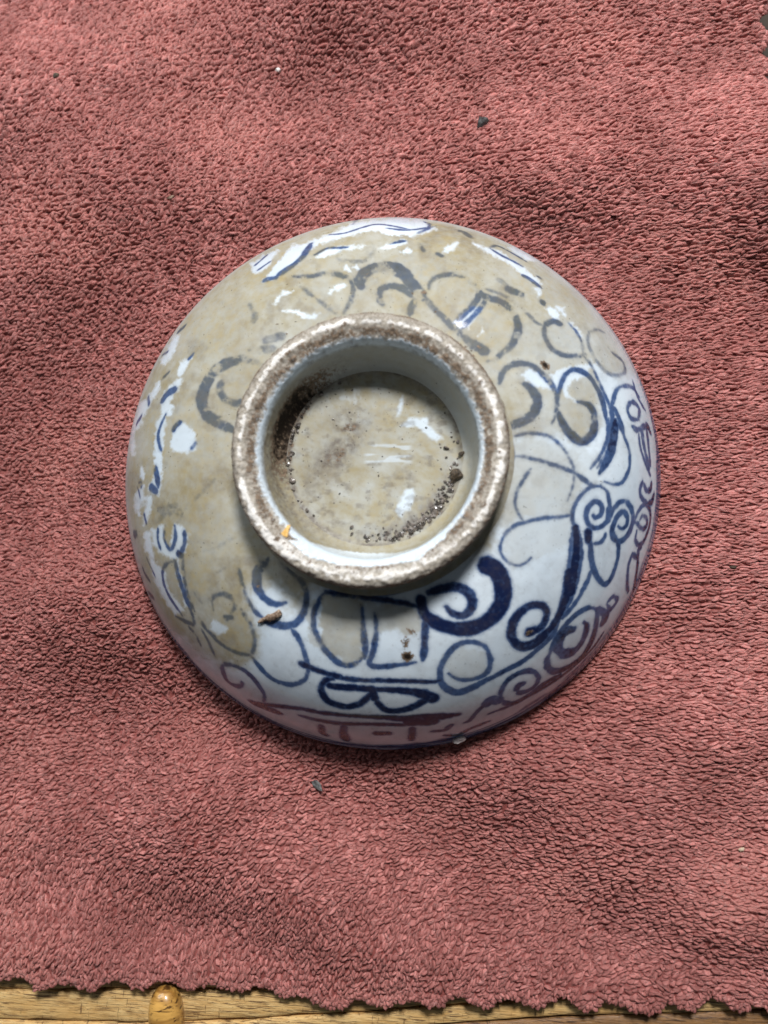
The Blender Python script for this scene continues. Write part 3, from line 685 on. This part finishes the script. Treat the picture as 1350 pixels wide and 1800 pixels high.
# ------------------------------------------------------------------ towel
EDGE_PX = [(0,1718),(11,1718),(20,1712),(36,1712),(53,1718),(66,1733),(75,1737),(89,1730),(103,1724),(121,1725),(135,1731),(148,1737),(165,1739),(178,1726),(192,1723),(210,1719),(220,1728),(236,1735),(248,1737),(259,1731),(276,1725),(300,1724),(310,1731),(324,1740),(339,1739),(353,1733),(365,1731),(378,1731),(392,1737),(410,1742),(428,1744),(437,1735),(447,1733),(464,1735),(479,1742),(495,1753),(509,1753),(520,1748),(536,1748),(544,1756),(560,1764),(571,1769),(589,1771),(607,1765),(617,1755),(633,1751),(648,1758),(660,1765),(672,1767),(686,1764),(697,1756),(715,1756),(732,1753),(743,1760),(757,1765),(780,1764),(788,1756),(800,1749),(818,1749),(828,1760),(841,1767),(853,1771),(868,1764),(883,1753),(899,1753),(913,1756),(924,1764),(935,1769),(954,1769),(965,1762),(974,1755),(988,1751),(1002,1756),(1013,1764),(1025,1776),(1041,1778),(1052,1771),(1064,1762),(1079,1762),(1100,1769),(1110,1774),(1124,1781),(1142,1783),(1156,1778),(1169,1765),(1185,1765),(1197,1772),(1210,1778),(1220,1778),(1231,1767),(1241,1756),(1256,1751),(1266,1760),(1279,1765),(1288,1774),(1302,1778),(1314,1776),(1325,1767),(1339,1769),(1350,1772),(1362,1782),(1376,1784),(1392,1772),(1406,1770),(1420,1780)]
EP = to_plane(EDGE_PX, -0.8)
XL, YT = -150.0, 176.0
ex = np.r_[XL - 10, np.linspace(XL, EP[0, 0] - 1, 60), EP[:, 0]]
_xs = np.linspace(XL, EP[0, 0] - 1, 60)
ey = np.r_[EP[0, 1] + 1, EP[0, 1] + 1.6 * np.sin((_xs - EP[0, 0]) / 12.5 * 2 * np.pi) * np.clip((EP[0, 0] - _xs) / 6, 0, 1) + (EP[0, 0] - _xs) * 0.02, EP[:, 1]]
def edge_y(x): return np.interp(x, ex, ey)
_rt = to_plane([(1349, 0), (1356, 150), (1395, 700), (1430, 1800)], -0.8)
def edge_x(y):
    b = np.interp(-y, -_rt[:, 1], _rt[:, 0]); return b + 1.4 * np.sin((y - 127.0) / 9.2 * 2 * np.pi)
RUMPLE = [(60,70,1,15),(300,30,.5,12),(600,60,-1,14),(430,260,.6,14),(170,420,-1.1,18),(60,700,-1,20),(120,560,-.9,16),(60,900,-.6,16),(930,230,.8,15),(1270,170,1.1,16),(1330,440,-1.0,12),(1010,380,-.7,11),(1270,650,.6,14),(1270,880,.9,16),(1220,1080,.7,14),
          (90,980,.5,14),(150,1150,-.9,17),(330,1290,.6,12),(420,1190,-.9,10),(640,1480,.8,14),(860,1420,-.8,14),(1230,1230,.9,14),(1080,1560,-.9,13),(1290,1520,.5,12),(330,1560,-.8,15),(100,1640,.8,13),(720,1650,.7,12),(480,1640,-.6,11),(1290,1690,-.7,10),(150,1420,.4,14)]
_rq = to_plane([r[:2] for r in RUMPLE], 0.0)
def undul(x, y):
    rum = 0
    for (px_, py_, sg, sig), c_ in zip(RUMPLE, _rq):
        rum = rum - sg * 0.50 * (y - c_[1]) * np.exp(-((x - c_[0]) ** 2 + (y - c_[1]) ** 2) / (2 * (sig * 1.15) ** 2))
    h = rum + (fbm(x / 42 + 9, y / 42 + 3, 101, 2) - 0.5) * 2.6 + (fbm(x / 16 + 5, y / 16 + 8, 111, 2) - 0.5) * 1.6
    h = h * sstep(72, 92, np.hypot(x, y)) - 0.1
    ed = np.minimum(y - edge_y(x), 40.0)
    return h * np.clip(ed / 14, 0.25, 1) - 1.3 - 0.5 * np.exp(-(ed / 3.0) ** 2)

towel_nx, towel_ny = 330, 260
U, Vv = np.meshgrid(np.linspace(0, 1, towel_nx), np.linspace(0, 1, towel_ny) ** 1.3)
x0 = XL + U * (edge_x(-150 + Vv * 326) - XL); yb = edge_y(x0); yy = yb + Vv * (YT - yb)
zz = undul(x0, yy) + 0.22
top = np.stack([x0, yy, zz], -1).reshape(-1, 3); bot = top - [0, 0, 1.5]
i = np.arange(towel_ny - 1)[:, None] * towel_nx; j = np.arange(towel_nx - 1)[None]
Qt = np.stack([i + j, i + j + 1, i + towel_nx + j + 1, i + towel_nx + j], -1).reshape(-1, 4); n0 = len(top)
per = np.r_[np.arange(towel_nx), np.arange(1, towel_ny) * towel_nx + towel_nx - 1, (towel_ny - 1) * towel_nx + np.arange(towel_nx - 2, -1, -1), np.arange(towel_ny - 2, 0, -1) * towel_nx]
pn_ = np.roll(per, -1)
Qs = np.stack([per, per + n0, pn_ + n0, pn_], -1)
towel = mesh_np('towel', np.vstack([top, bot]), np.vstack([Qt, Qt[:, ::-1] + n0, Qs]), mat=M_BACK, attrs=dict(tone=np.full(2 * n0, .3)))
tag(towel, 'dusty pink terry towel with scalloped hem under the upturned bowl', 'towel')

# flow of the loops over the cloth: (photo px, angle in degrees, stretch)
FLOW = [((60,60),48,1.6),((250,120),52,1.3),((400,100),50,1.2),((700,100),34,1.3),((1000,150),20,1.5),((1300,80),13,2.0),((1250,450),6,1.9),((1250,900),4,2.0),((1150,1350),0,1.8),((1250,1600),-3,1.5),((900,1500),2,1.3),((600,1450),12,1.05),((300,1400),25,1.0),((150,900),12,1.0),((150,1200),10,1.05),((100,400),42,1.15),((300,600),30,1.0),((300,1690),86,1.35),((60,1690),80,1.3),((500,1700),80,1.25),((700,1700),70,1.1),((950,1700),50,1.05),((1200,1735),12,1.2),((1330,1720),-12,1.5)]
fq = np.array([to_plane([f[0]], 0)[0][:2] for f in FLOW]); fa = np.radians([f[1] for f in FLOW]); fs = np.array([f[2] for f in FLOW])
pitch_x, pitch_y = 1.62, 1.42
gx = np.arange(XL + 0.4, 135, pitch_x); gy = np.arange(-170, 176, pitch_y)
GX, GY = np.meshgrid(gx, gy)
GX = GX + (np.arange(len(gy)) % 2)[:, None] * pitch_x * 0.5
GX = GX.ravel(); GY = GY.ravel()
GY = GY + (fbm(GX / 22, GY / 22, 201, 2) - 0.5) * 5.0 + (fbm(GX / 7, GY / 7, 231, 2) - 0.5) * 1.2; GX = GX + (fbm(GX / 18, GY / 18, 211, 2) - 0.5) * 5.0
GX = GX + RNG.normal(0, 0.30, len(GX)); GY = GY + RNG.normal(0, 0.13, len(GX))
pq = project(np.stack([GX, GY, np.zeros_like(GX)], 1))
keep = (GY > edge_y(GX) + 0.45) & (GX < edge_x(GY) - 0.5) & (np.hypot(GX, GY) > 70.5) & (pq[:, 0] > -380) & (pq[:, 0] < 1600) & (pq[:, 1] > -380) & (GX > XL + 0.3) & (GY < YT - 0.3)
GX, GY = GX[keep], GY[keep]
d2 = (GX[:, None] - fq[None, :, 0]) ** 2 + (GY[:, None] - fq[None, :, 1]) ** 2
wgt = 1 / (d2 + 60) ** 1.6; wgt /= wgt.sum(1, keepdims=True)
ANG = np.arctan2((wgt * np.sin(2 * fa)).sum(1), (wgt * np.cos(2 * fa)).sum(1)) / 2
STR = (wgt * fs).sum(1)
GX = np.repeat(GX, 2); GY = np.repeat(GY, 2); ANG = np.repeat(ANG, 2); STR = np.repeat(STR, 2)
N = len(GX); _sg = np.tile([-1.0, 1.0], N // 2) * (0.31 + RNG.normal(0, 0.09, N)); GX = GX - np.sin(ANG) * _sg + RNG.normal(0, .16, N); GY = GY + np.cos(ANG) * _sg + RNG.normal(0, .10, N)
ANG = ANG + RNG.normal(0, 0.52, N) / STR ** 1.4
LEN = 1.15 * STR ** 0.45 * RNG.normal(1, 0.20, N); WID = 0.48 / STR ** 0.15 * RNG.normal(1, 0.15, N); HGT = RNG.normal(0.92, 0.20, N)
# hem: two rows of loops across the scalloped edge
hx = []
for pth in (np.stack([np.arange(XL + 1, 118, 0.12), edge_y(np.arange(XL + 1, 118, 0.12))], 1),
            np.stack([edge_x(np.arange(-150, 178, 0.12)), np.arange(-150, 178, 0.12)], 1)):
    s = np.r_[0, np.cumsum(np.linalg.norm(np.diff(pth, axis=0), axis=1))]; tq = np.arange(0, s[-1], 0.92)
    p = np.stack([np.interp(tq, s, pth[:, 0]), np.interp(tq, s, pth[:, 1])], 1); tg = np.gradient(p, axis=0); tg /= np.linalg.norm(tg, axis=1, keepdims=True)
    nr = np.stack([-tg[:, 1], tg[:, 0]], 1)
    if pth is not None and abs(tg[0, 1]) > 0.7: nr = np.where(nr[:, :1] > 0, -nr, nr)
    for off in (-0.05, 0.75):
        pp = p + nr * (off + RNG.normal(0, 0.16, len(p)))[:, None] + RNG.normal(0, 0.1, p.shape)
        hx.append(np.c_[pp, np.arctan2(nr[:, 1], nr[:, 0]) + RNG.normal(0, 0.35, len(p)), RNG.normal(1.02, .14, len(p)), RNG.normal(.62, .07, len(p)), RNG.normal(1.0, .15, len(p)) + (0.1 if off > 0 else -0.2)])
hx = np.vstack(hx)
GX = np.r_[GX, hx[:, 0]]; GY = np.r_[GY, hx[:, 1]]; ANG = np.r_[ANG, hx[:, 2]]; LEN = np.r_[LEN, hx[:, 3]]; WID = np.r_[WID, hx[:, 4]]; HGT = np.r_[HGT, hx[:, 5]]
N = len(GX)
NSG = 6; ph = np.linspace(0, 2 * np.pi, NSG, endpoint=False)
ringf = np.array([1.0, 0.88, 0.52]); ringh = np.array([-0.25, 0.48, 0.85])
cx = np.sign(np.cos(ph)) * np.abs(np.cos(ph)) ** 0.85; cy = np.sign(np.sin(ph)) * np.abs(np.sin(ph)) ** 0.85
lx = (ringf[:, None] * cx[None]).ravel(); ly = (ringf[:, None] * cy[None]).ravel(); lz = np.repeat(ringh, NSG)
lx = np.r_[lx, 0]; ly = np.r_[ly, 0]; lz = np.r_[lz, 1.0]; nv = len(lx)
X = lx[None] * LEN[:, None] * (1 + RNG.normal(0, 0.12, (N, nv))); Y = ly[None] * WID[:, None] * (1 + RNG.normal(0, 0.13, (N, nv)))
Y = Y + RNG.normal(0, 0.30, N)[:, None] * (X / LEN[:, None]) ** 2 + RNG.normal(0, 0.16, N)[:, None] * X / LEN[:, None]
lean = RNG.normal(0, 0.30, (N, 2)); Zl = lz[None] * HGT[:, None] * (1 + RNG.normal(0, 0.09, (N, nv)))
X = X + lean[:, :1] * np.maximum(Zl, 0); Y = Y + lean[:, 1:] * np.maximum(Zl, 0)
ca, sa = np.cos(ANG)[:, None], np.sin(ANG)[:, None]
WX = GX[:, None] + X * ca - Y * sa; WY = GY[:, None] + X * sa + Y * ca
inb = sstep(72, 80, np.hypot(WX, WY))
WZ = undul(GX, GY)[:, None] + Zl + 0.28 + RNG.normal(0, 0.10, N)[:, None]
V = np.stack([WX, WY, WZ], -1).reshape(-1, 3)
k0 = np.arange(NSG); k1 = (k0 + 1) % NSG
tq_ = np.concatenate([np.stack([r * NSG + k0, r * NSG + k1, (r + 1) * NSG + k1, (r + 1) * NSG + k0], 1) for r in range(2)])
tt_ = np.stack([2 * NSG + k0, 2 * NSG + k1, np.full(NSG, nv - 1)], 1)
offs = (np.arange(N) * nv)[:, None, None]
LIGHT_SPOTS = [(140,480,-.34,26),(50,800,-.24,24),(170,1120,-.30,20),(430,1190,-.24,13),(600,50,-.30,17),(1335,440,-.34,12),(960,400,-.18,12),(860,1420,-.18,14),(1090,1560,-.2,12),  # light and dark areas of the cloth's shading, put into the loop colour
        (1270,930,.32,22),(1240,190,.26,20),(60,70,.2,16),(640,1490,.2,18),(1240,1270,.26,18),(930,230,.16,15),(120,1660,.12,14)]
light_tone = 0
for (px_, py_, a_, sig) in LIGHT_SPOTS:
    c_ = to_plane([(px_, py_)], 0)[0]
    light_tone = light_tone + a_ * np.exp(-((GX - c_[0] + (fbm(GX / 9, GY / 9, 401) - .5) * 16) ** 2 + (GY - c_[1] + (fbm(GX / 9, GY / 9, 411) - .5) * 16) ** 2) / (2 * sig ** 2))
tone = np.clip(RNG.beta(1.1, 1.5, N) + light_tone, 0, 1)
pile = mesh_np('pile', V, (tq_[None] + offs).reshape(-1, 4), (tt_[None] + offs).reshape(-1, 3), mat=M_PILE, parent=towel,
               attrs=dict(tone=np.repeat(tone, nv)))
tag(pile, kind='stuff')

# ------------------------------------------------------------------ table of pale slats, just showing below the hem
ZT = -5.6
M_PALE = wood_mat('pale_wood', (0.78, 0.545, 0.245), (0.60, 0.345, 0.115), (0.11, 0.052, 0.020))
M_BROWN = wood_mat('brown_wood', (0.30, 0.155, 0.055), (0.20, 0.095, 0.032), (0.05, 0.022, 0.010), 0.3)
M_DARK = simple('dark_underside', (0.022, 0.015, 0.011), (0.04, 0.027, 0.018), 300, 0.8)
table = tag(empty('table', (0, 0, ZT)), 'rustic wooden table of pale and brown slats below the towel hem', 'table')
def slat(up, dn, mat, z=ZT, thick=5.0, label=None, seed=0):
    """a slat between two edge lines given in photo pixels (each a list of points from left to right)"""
    A = to_plane(up, z); B = to_plane(dn, z); n = 150
    xs = np.linspace(-150, 150, n)
    ya = np.interp(xs, A[:, 0], A[:, 1]) - 0.22; yb_ = np.interp(xs, B[:, 0], B[:, 1]) + 0.22
    ya += (fbm(xs / 6, xs * 0 + seed, 301 + seed) - 0.5) * 0.7; yb_ += (fbm(xs / 6, xs * 0 + seed + 3, 331 + seed) - 0.5) * 0.7
    prof_ = np.array([(0, -thick), (0, -0.7), (0.04, -0.2), (0.12, 0.0), (0.3, 0.08), (0.5, 0.12), (0.7, 0.08), (0.88, 0.0), (0.96, -0.2), (1, -0.7), (1, -thick)])
    VV = []
    for f, dz in prof_:
        zz_ = z + dz + (fbm(xs / 9 + f * 3, xs * 0 + f * 5 + seed, 351 + seed) - 0.5) * 0.5
        VV.append(np.stack([xs, yb_ + (ya - yb_) * f, zz_], 1))
    VV = np.vstack(VV); m_ = len(prof_); i = np.arange(m_ - 1)[:, None] * n; j = np.arange(n - 1)[None]
    Q = np.stack([i + j, i + j + 1, i + n + j + 1, i + n + j], -1).reshape(-1, 4)
    loc = VV.copy(); loc[:, 2] -= ZT
    o = mesh_np('slat', loc, Q, mat=mat, parent=table)
    if label: o['label'] = label
    return o
L0 = [(-400,1690),(0,1690),(600,1690),(1350,1650),(1800,1640)]
L1 = [(-400,1735),(0,1739),(75,1742),(160,1738),(400,1740),(700,1735),(1350,1700),(1800,1690)]
L2 = [(-400,1780),(0,1793),(120,1796),(240,1799),(420,1794),(540,1786),(650,1780),(760,1770),(1000,1755),(1350,1735),(1800,1715)]
L3 = [(-400,1830),(0,1826),(400,1822),(640,1812),(760,1803),(900,1794),(1000,1788),(1110,1785),(1230,1781),(1350,1774),(1800,1755)]
L4 = [(-400,1880),(0,1880),(640,1880),(1350,1862),(1800,1850)]
L5 = [(-400,1950),(0,1950),(640,1945),(1350,1925),(1800,1910)]
L6 = [(-400,2030),(0,2030),(640,2020),(1350,1990),(1800,1980)]
slat(L0, L1, M_PALE, seed=1); slat(L1, L2, M_PALE, seed=2); slat(L2, L3, M_PALE, seed=3)
slat(L3, L4, M_BROWN, label='darker brown slat at the lower right', seed=4); slat(L4, L5, M_PALE, seed=5); slat(L5, L6, M_PALE, seed=6)
Vb = np.array([(sx * 260, sy, zz_) for zz_ in (-5.2 - 14, -5.2) for sx, sy in ((-1, -190), (1, -190), (1, 260), (-1, 260))], float)
Qb = np.array([(0,3,2,1),(4,5,6,7),(0,1,5,4),(1,2,6,5),(2,3,7,6),(3,0,4,7)])
mesh_np('table_panel', Vb, Qb, mat=M_DARK, parent=table, smooth=False)

# amber peg
def peg():
    m = Mat('lacquered_wood')
    v = m.coords((0.25, 1, 0.6)); g = m.noise(900, 4, 0.6, vec=v, dist=0.8); g2 = m.noise(320, 3, 0.5, vec=v, dist=1.0)
    c = m.mix(m.ramp(g2, 0.3, 0.7), (0.28, 0.125, 0.024), (0.72, 0.40, 0.10))
    c = m.mix(m.ramp(g, 0.52, 0.64, 0, 0.92), c, (0.045, 0.016, 0.005))
    m.set(Coat_Weight=1.0, Coat_Roughness=0.06)
    mat = m.set(Base_Color=c, Roughness=0.35)
    n, k = 40, 22; V = []
    for i in range(k + 1):
        t = math.pi * i / k
        for j in range(n):
            p_ = 2 * math.pi * j / n
            x = math.sin(t) * math.copysign(abs(math.cos(p_)) ** 0.85, math.cos(p_)); z = math.sin(t) * math.copysign(abs(math.sin(p_)) ** 0.9, math.sin(p_))
            y = math.copysign(abs(math.cos(t)) ** 0.65, math.cos(t))
            V.append((x * (4.75 - 0.2 * y), y * 9.0, z * 4.4))
    Q = [(i * n + j, i * n + (j + 1) % n, (i + 1) * n + (j + 1) % n, (i + 1) * n + j) for i in range(k) for j in range(n)]
    o = mesh_np('wooden_peg', np.array(V), np.array(Q), mat=mat)
    c0 = to_plane([(293, 1790)], ZT + 1.5)[0]
    o.location = [c0[0] * MM, c0[1] * MM, (ZT + 1.6) * MM]; o.rotation_euler = (0.12, 0, 0.05)
    return tag(o, 'glossy amber lacquered wooden peg set in the pale slat below the hem', 'peg')
peg()

# ------------------------------------------------------------------ crumbs and flakes
def pebble(name, px, z, size, mat, label, cat, seed, rot=0.0, squash=(1, 1, 0.6), group=None, surf=None):
    import bmesh
    rg = np.random.default_rng(seed); bm = bmesh.new(); bmesh.ops.create_icosphere(bm, subdivisions=2, radius=1)
    for v in bm.verts:
        k = 1 + 0.28 * math.sin(v.co.x * 3.1 + seed) * math.cos(v.co.y * 2.7 + seed * 2) + rg.normal(0, 0.09)
        v.co = Vector((v.co.x * squash[0], v.co.y * squash[1], v.co.z * squash[2])) * k * size * MM
    me = bpy.data.meshes.new(name); bm.to_mesh(me); bm.free(); me.materials.append(mat)
    o = bpy.data.objects.new(name, me); COL.objects.link(o)
    p = to_plane([px], z)[0] if surf is None else surf
    if surf is None and z < 10:
        for _ in range(6): p = to_plane([px], float(undul(p[:1], p[1:2])[0]) + 0.95 + size * squash[2] * 0.45)[0]
    o.location = p * MM; o.rotation_euler = (rg.normal(0, .2), rg.normal(0, .2), rot)
    return tag(o, label, cat, group)
M_BLACK = simple('black_soil', (0.018, 0.017, 0.017), (0.06, 0.058, 0.056), 1500, 0.5)
M_SOIL = simple('brown_soil', (0.018, 0.012, 0.007), (0.09, 0.062, 0.036), 1800, 0.65, 0.9)
M_WHITE = simple('white_grit', (0.72, 0.70, 0.67), (0.86, 0.84, 0.82), 1500, 0.5)
M_YELL = simple('yellow_chip', (0.55, 0.30, 0.05), (0.72, 0.44, 0.12), 1200, 0.5)
M_TWIG = simple('dry_twig', (0.10, 0.058, 0.036), (0.40, 0.29, 0.21), 1600, 0.7)
M_PALE_SPECK = simple('pale_speck', (0.46, 0.36, 0.26), (0.62, 0.50, 0.36), 1500, 0.6)
M_LINT = simple('white_lint', (0.50, 0.43, 0.43), (0.70, 0.62, 0.61), 1800, 0.9)
pebble('soil_crumb', (848, 215), 1.0, 1.75, M_BLACK, 'dark grey angular crumb lying on the towel above the bowl', 'crumb', 3, 0.9, (1.1, .8, .65))
pebble('grit_grain', (489, 123), 1.0, 0.78, M_WHITE, 'tiny white grain on the towel at upper left', 'grit', 5, 0.8, (1.1, .9, .8))
pebble('soil_flake', (557, 1380), 1.0, 1.7, M_BLACK, 'black oblong flake on the towel below the bowl', 'crumb', 8, -0.75, (1.15, .52, .4))
pebble('soil_speck', (1288, 997), 1.0, 1.05, M_SOIL, 'small dark speck on the towel right of the bowl', 'crumb', 11, 0.0, (1.1, .45, .5))
pebble('straw_speck', (1303, 1493), 1.0, 0.7, M_PALE_SPECK, 'tiny straw coloured speck on the towel at lower right', 'speck', 13, 0.4, (1.2, .7, .5))
pebble('lint_speck', (299, 347), 1.0, 0.8, M_TWIG, 'brownish lint speck on the towel left above the bowl', 'lint', 14, 0.2, (1.5, .5, .4))
pebble('dust_speck', (98, 132), 0.8, 0.9, M_SOIL, 'dark fleck in the towel pile near the top left', 'speck', 15, 0.6, (1.1, .8, .4))
pebble('soil_clump', (801, 834), 33.2, 1.75, M_SOIL, 'black soil clump inside the foot ring near its right wall', 'crumb', 17, 0.3, (1.15, .9, .55))
pebble('soil_grain', (811, 797), 33.0, 0.75, M_SOIL, 'small dark grain inside the foot ring above the black clump', 'crumb', 19, 0.6, (1.2, .7, .5))
pebble('lint_tuft', (806, 1302), 1.2, 1.5, M_LINT, 'whitish lint tuft stuck to the bowl rim at the bottom', 'lint', 23, 0.2, (1.2, .8, .7), surf=to_bowl([(806, 1296)])[0] + np.array([.3, -.6, -1.0]))

def flat_chip(name, pts_px, z, thick, mat, label, cat, tilt=0.0):
    P = to_plane(pts_px, z); c = P.mean(0); n = len(P); P = P - c
    P[:, 2] = P[:, 1] * tilt
    T = P + [0, 0, thick]; V = np.vstack([P, T, [[0, 0, thick * 1.25]]])
    tri = [(n + i, n + (i + 1) % n, 2 * n) for i in range(n)]
    quad = [(i, (i + 1) % n, n + (i + 1) % n, n + i) for i in range(n)]
    o = mesh_np(name, V, np.array(quad)[:, ::-1] if False else np.array(quad), np.array(tri), mat=mat, smooth=False)
    o.location = c * MM
    return tag(o, label, cat)
flat_chip('straw_chip', [(495,938),(503,928),(505,923),(511,923),(508,934),(506,945),(499,942)], 45.9, 0.5, M_YELL, 'yellow straw chip lying on the lower left of the foot ring', 'chip', -0.25)

def twig():
    pts = to_bowl([(455, 1094), (466, 1088), (480, 1084), (492, 1078), (489, 1072)]); pts[:, 2] += 0.55
    rad = [0.35, 0.55, 1.0, 0.75, 0.35]; n = 8; V = []
    c = catmull(np.c_[pts[:, :2], pts[:, 2:], np.array(rad)[:, None]], 0.4)
    tg = np.gradient(c[:, :3], axis=0)
    for k, p in enumerate(c):
        t = tg[k] / np.linalg.norm(tg[k]); s = np.cross(t, [0, 0, 1]); s /= np.linalg.norm(s); u = np.cross(s, t)
        for j in range(n):
            a_ = 2 * math.pi * j / n; r_ = p[3] * (0.75 + 0.45 * hash2(np.array([k * 3.0]), np.array([j * 7.0]), 5)[0])
            V.append(p[:3] + s * math.cos(a_) * r_ + u * math.sin(a_) * r_ * 0.8)
    m_ = len(c); Q = [(k * n + j, k * n + (j + 1) % n, (k + 1) * n + (j + 1) % n, (k + 1) * n + j) for k in range(m_ - 1) for j in range(n)]
    Tr = [(0, (j + 1) % n, j) for j in range(1, n - 1)] + [((m_ - 1) * n, (m_ - 1) * n + j, (m_ - 1) * n + j + 1) for j in range(1, n - 1)]
    V = np.array(V); c0 = V.mean(0)
    o = mesh_np('twig_fragment', V - c0, np.array(Q), np.array(Tr), mat=M_TWIG); o.location = c0 * MM
    tag(o, 'brown twig fragment stuck on the white glaze left of the foot', 'twig')
twig()

# loose grit gathered in the corner of the foot
GV, GT = [], []
ico = [(0,0,1)] + [(0.894*math.cos(k*1.2566),0.894*math.sin(k*1.2566),0.447) for k in range(5)] + [(0.894*math.cos(k*1.2566+.628),0.894*math.sin(k*1.2566+.628),-0.447) for k in range(5)] + [(0,0,-1)]
icf = [(0,1+k,1+(k+1)%5) for k in range(5)] + [(1+k,6+k,1+(k+1)%5) for k in range(5)] + [(1+(k+1)%5,6+k,6+(k+1)%5) for k in range(5)] + [(11,6+(k+1)%5,6+k) for k in range(5)]
ico = np.array(ico); icf = np.array(icf)
for k in range(420):
    if k < 300:
        a_ = RNG.normal(-0.88, 0.42); r_ = 20.3 - abs(RNG.normal(0, 1.1)) + RNG.normal(0, .25)
    elif k < 370:
        a_ = RNG.normal(2.9, 0.5); r_ = 21.0 - abs(RNG.normal(0, .5))
    else:
        a_ = RNG.uniform(0, 6.28); r_ = 20 * math.sqrt(RNG.uniform())
    zf = np.interp(r_, bp[::-1, 0], bp[::-1, 1]) if r_ < 21.3 else 32.8
    sz = (abs(RNG.normal(0.22, 0.13)) + 0.06) if k < 370 else abs(RNG.normal(0.09, 0.06)) + 0.05
    P = ico * (1 + RNG.normal(0, .18, (12, 1))) * sz * np.array([1.2, .9, .75]); ro = RNG.uniform(0, 6.28)
    P = np.stack([P[:, 0] * math.cos(ro) - P[:, 1] * math.sin(ro), P[:, 0] * math.sin(ro) + P[:, 1] * math.cos(ro), P[:, 2]], 1)
    GV.append(P + [r_ * math.cos(a_), r_ * math.sin(a_), zf + sz * 0.5]); GT.append(icf + k * 12)
grit = mesh_np('grit', np.vstack(GV), None, np.vstack(GT), mat=simple('glittering_grit', (0.03, 0.025, 0.022), (0.22, 0.19, 0.17), 700, 0.22, 0.3), smooth=False)
tag(grit, 'dark glittering grit gathered inside the foot ring', 'grit', kind='stuff')
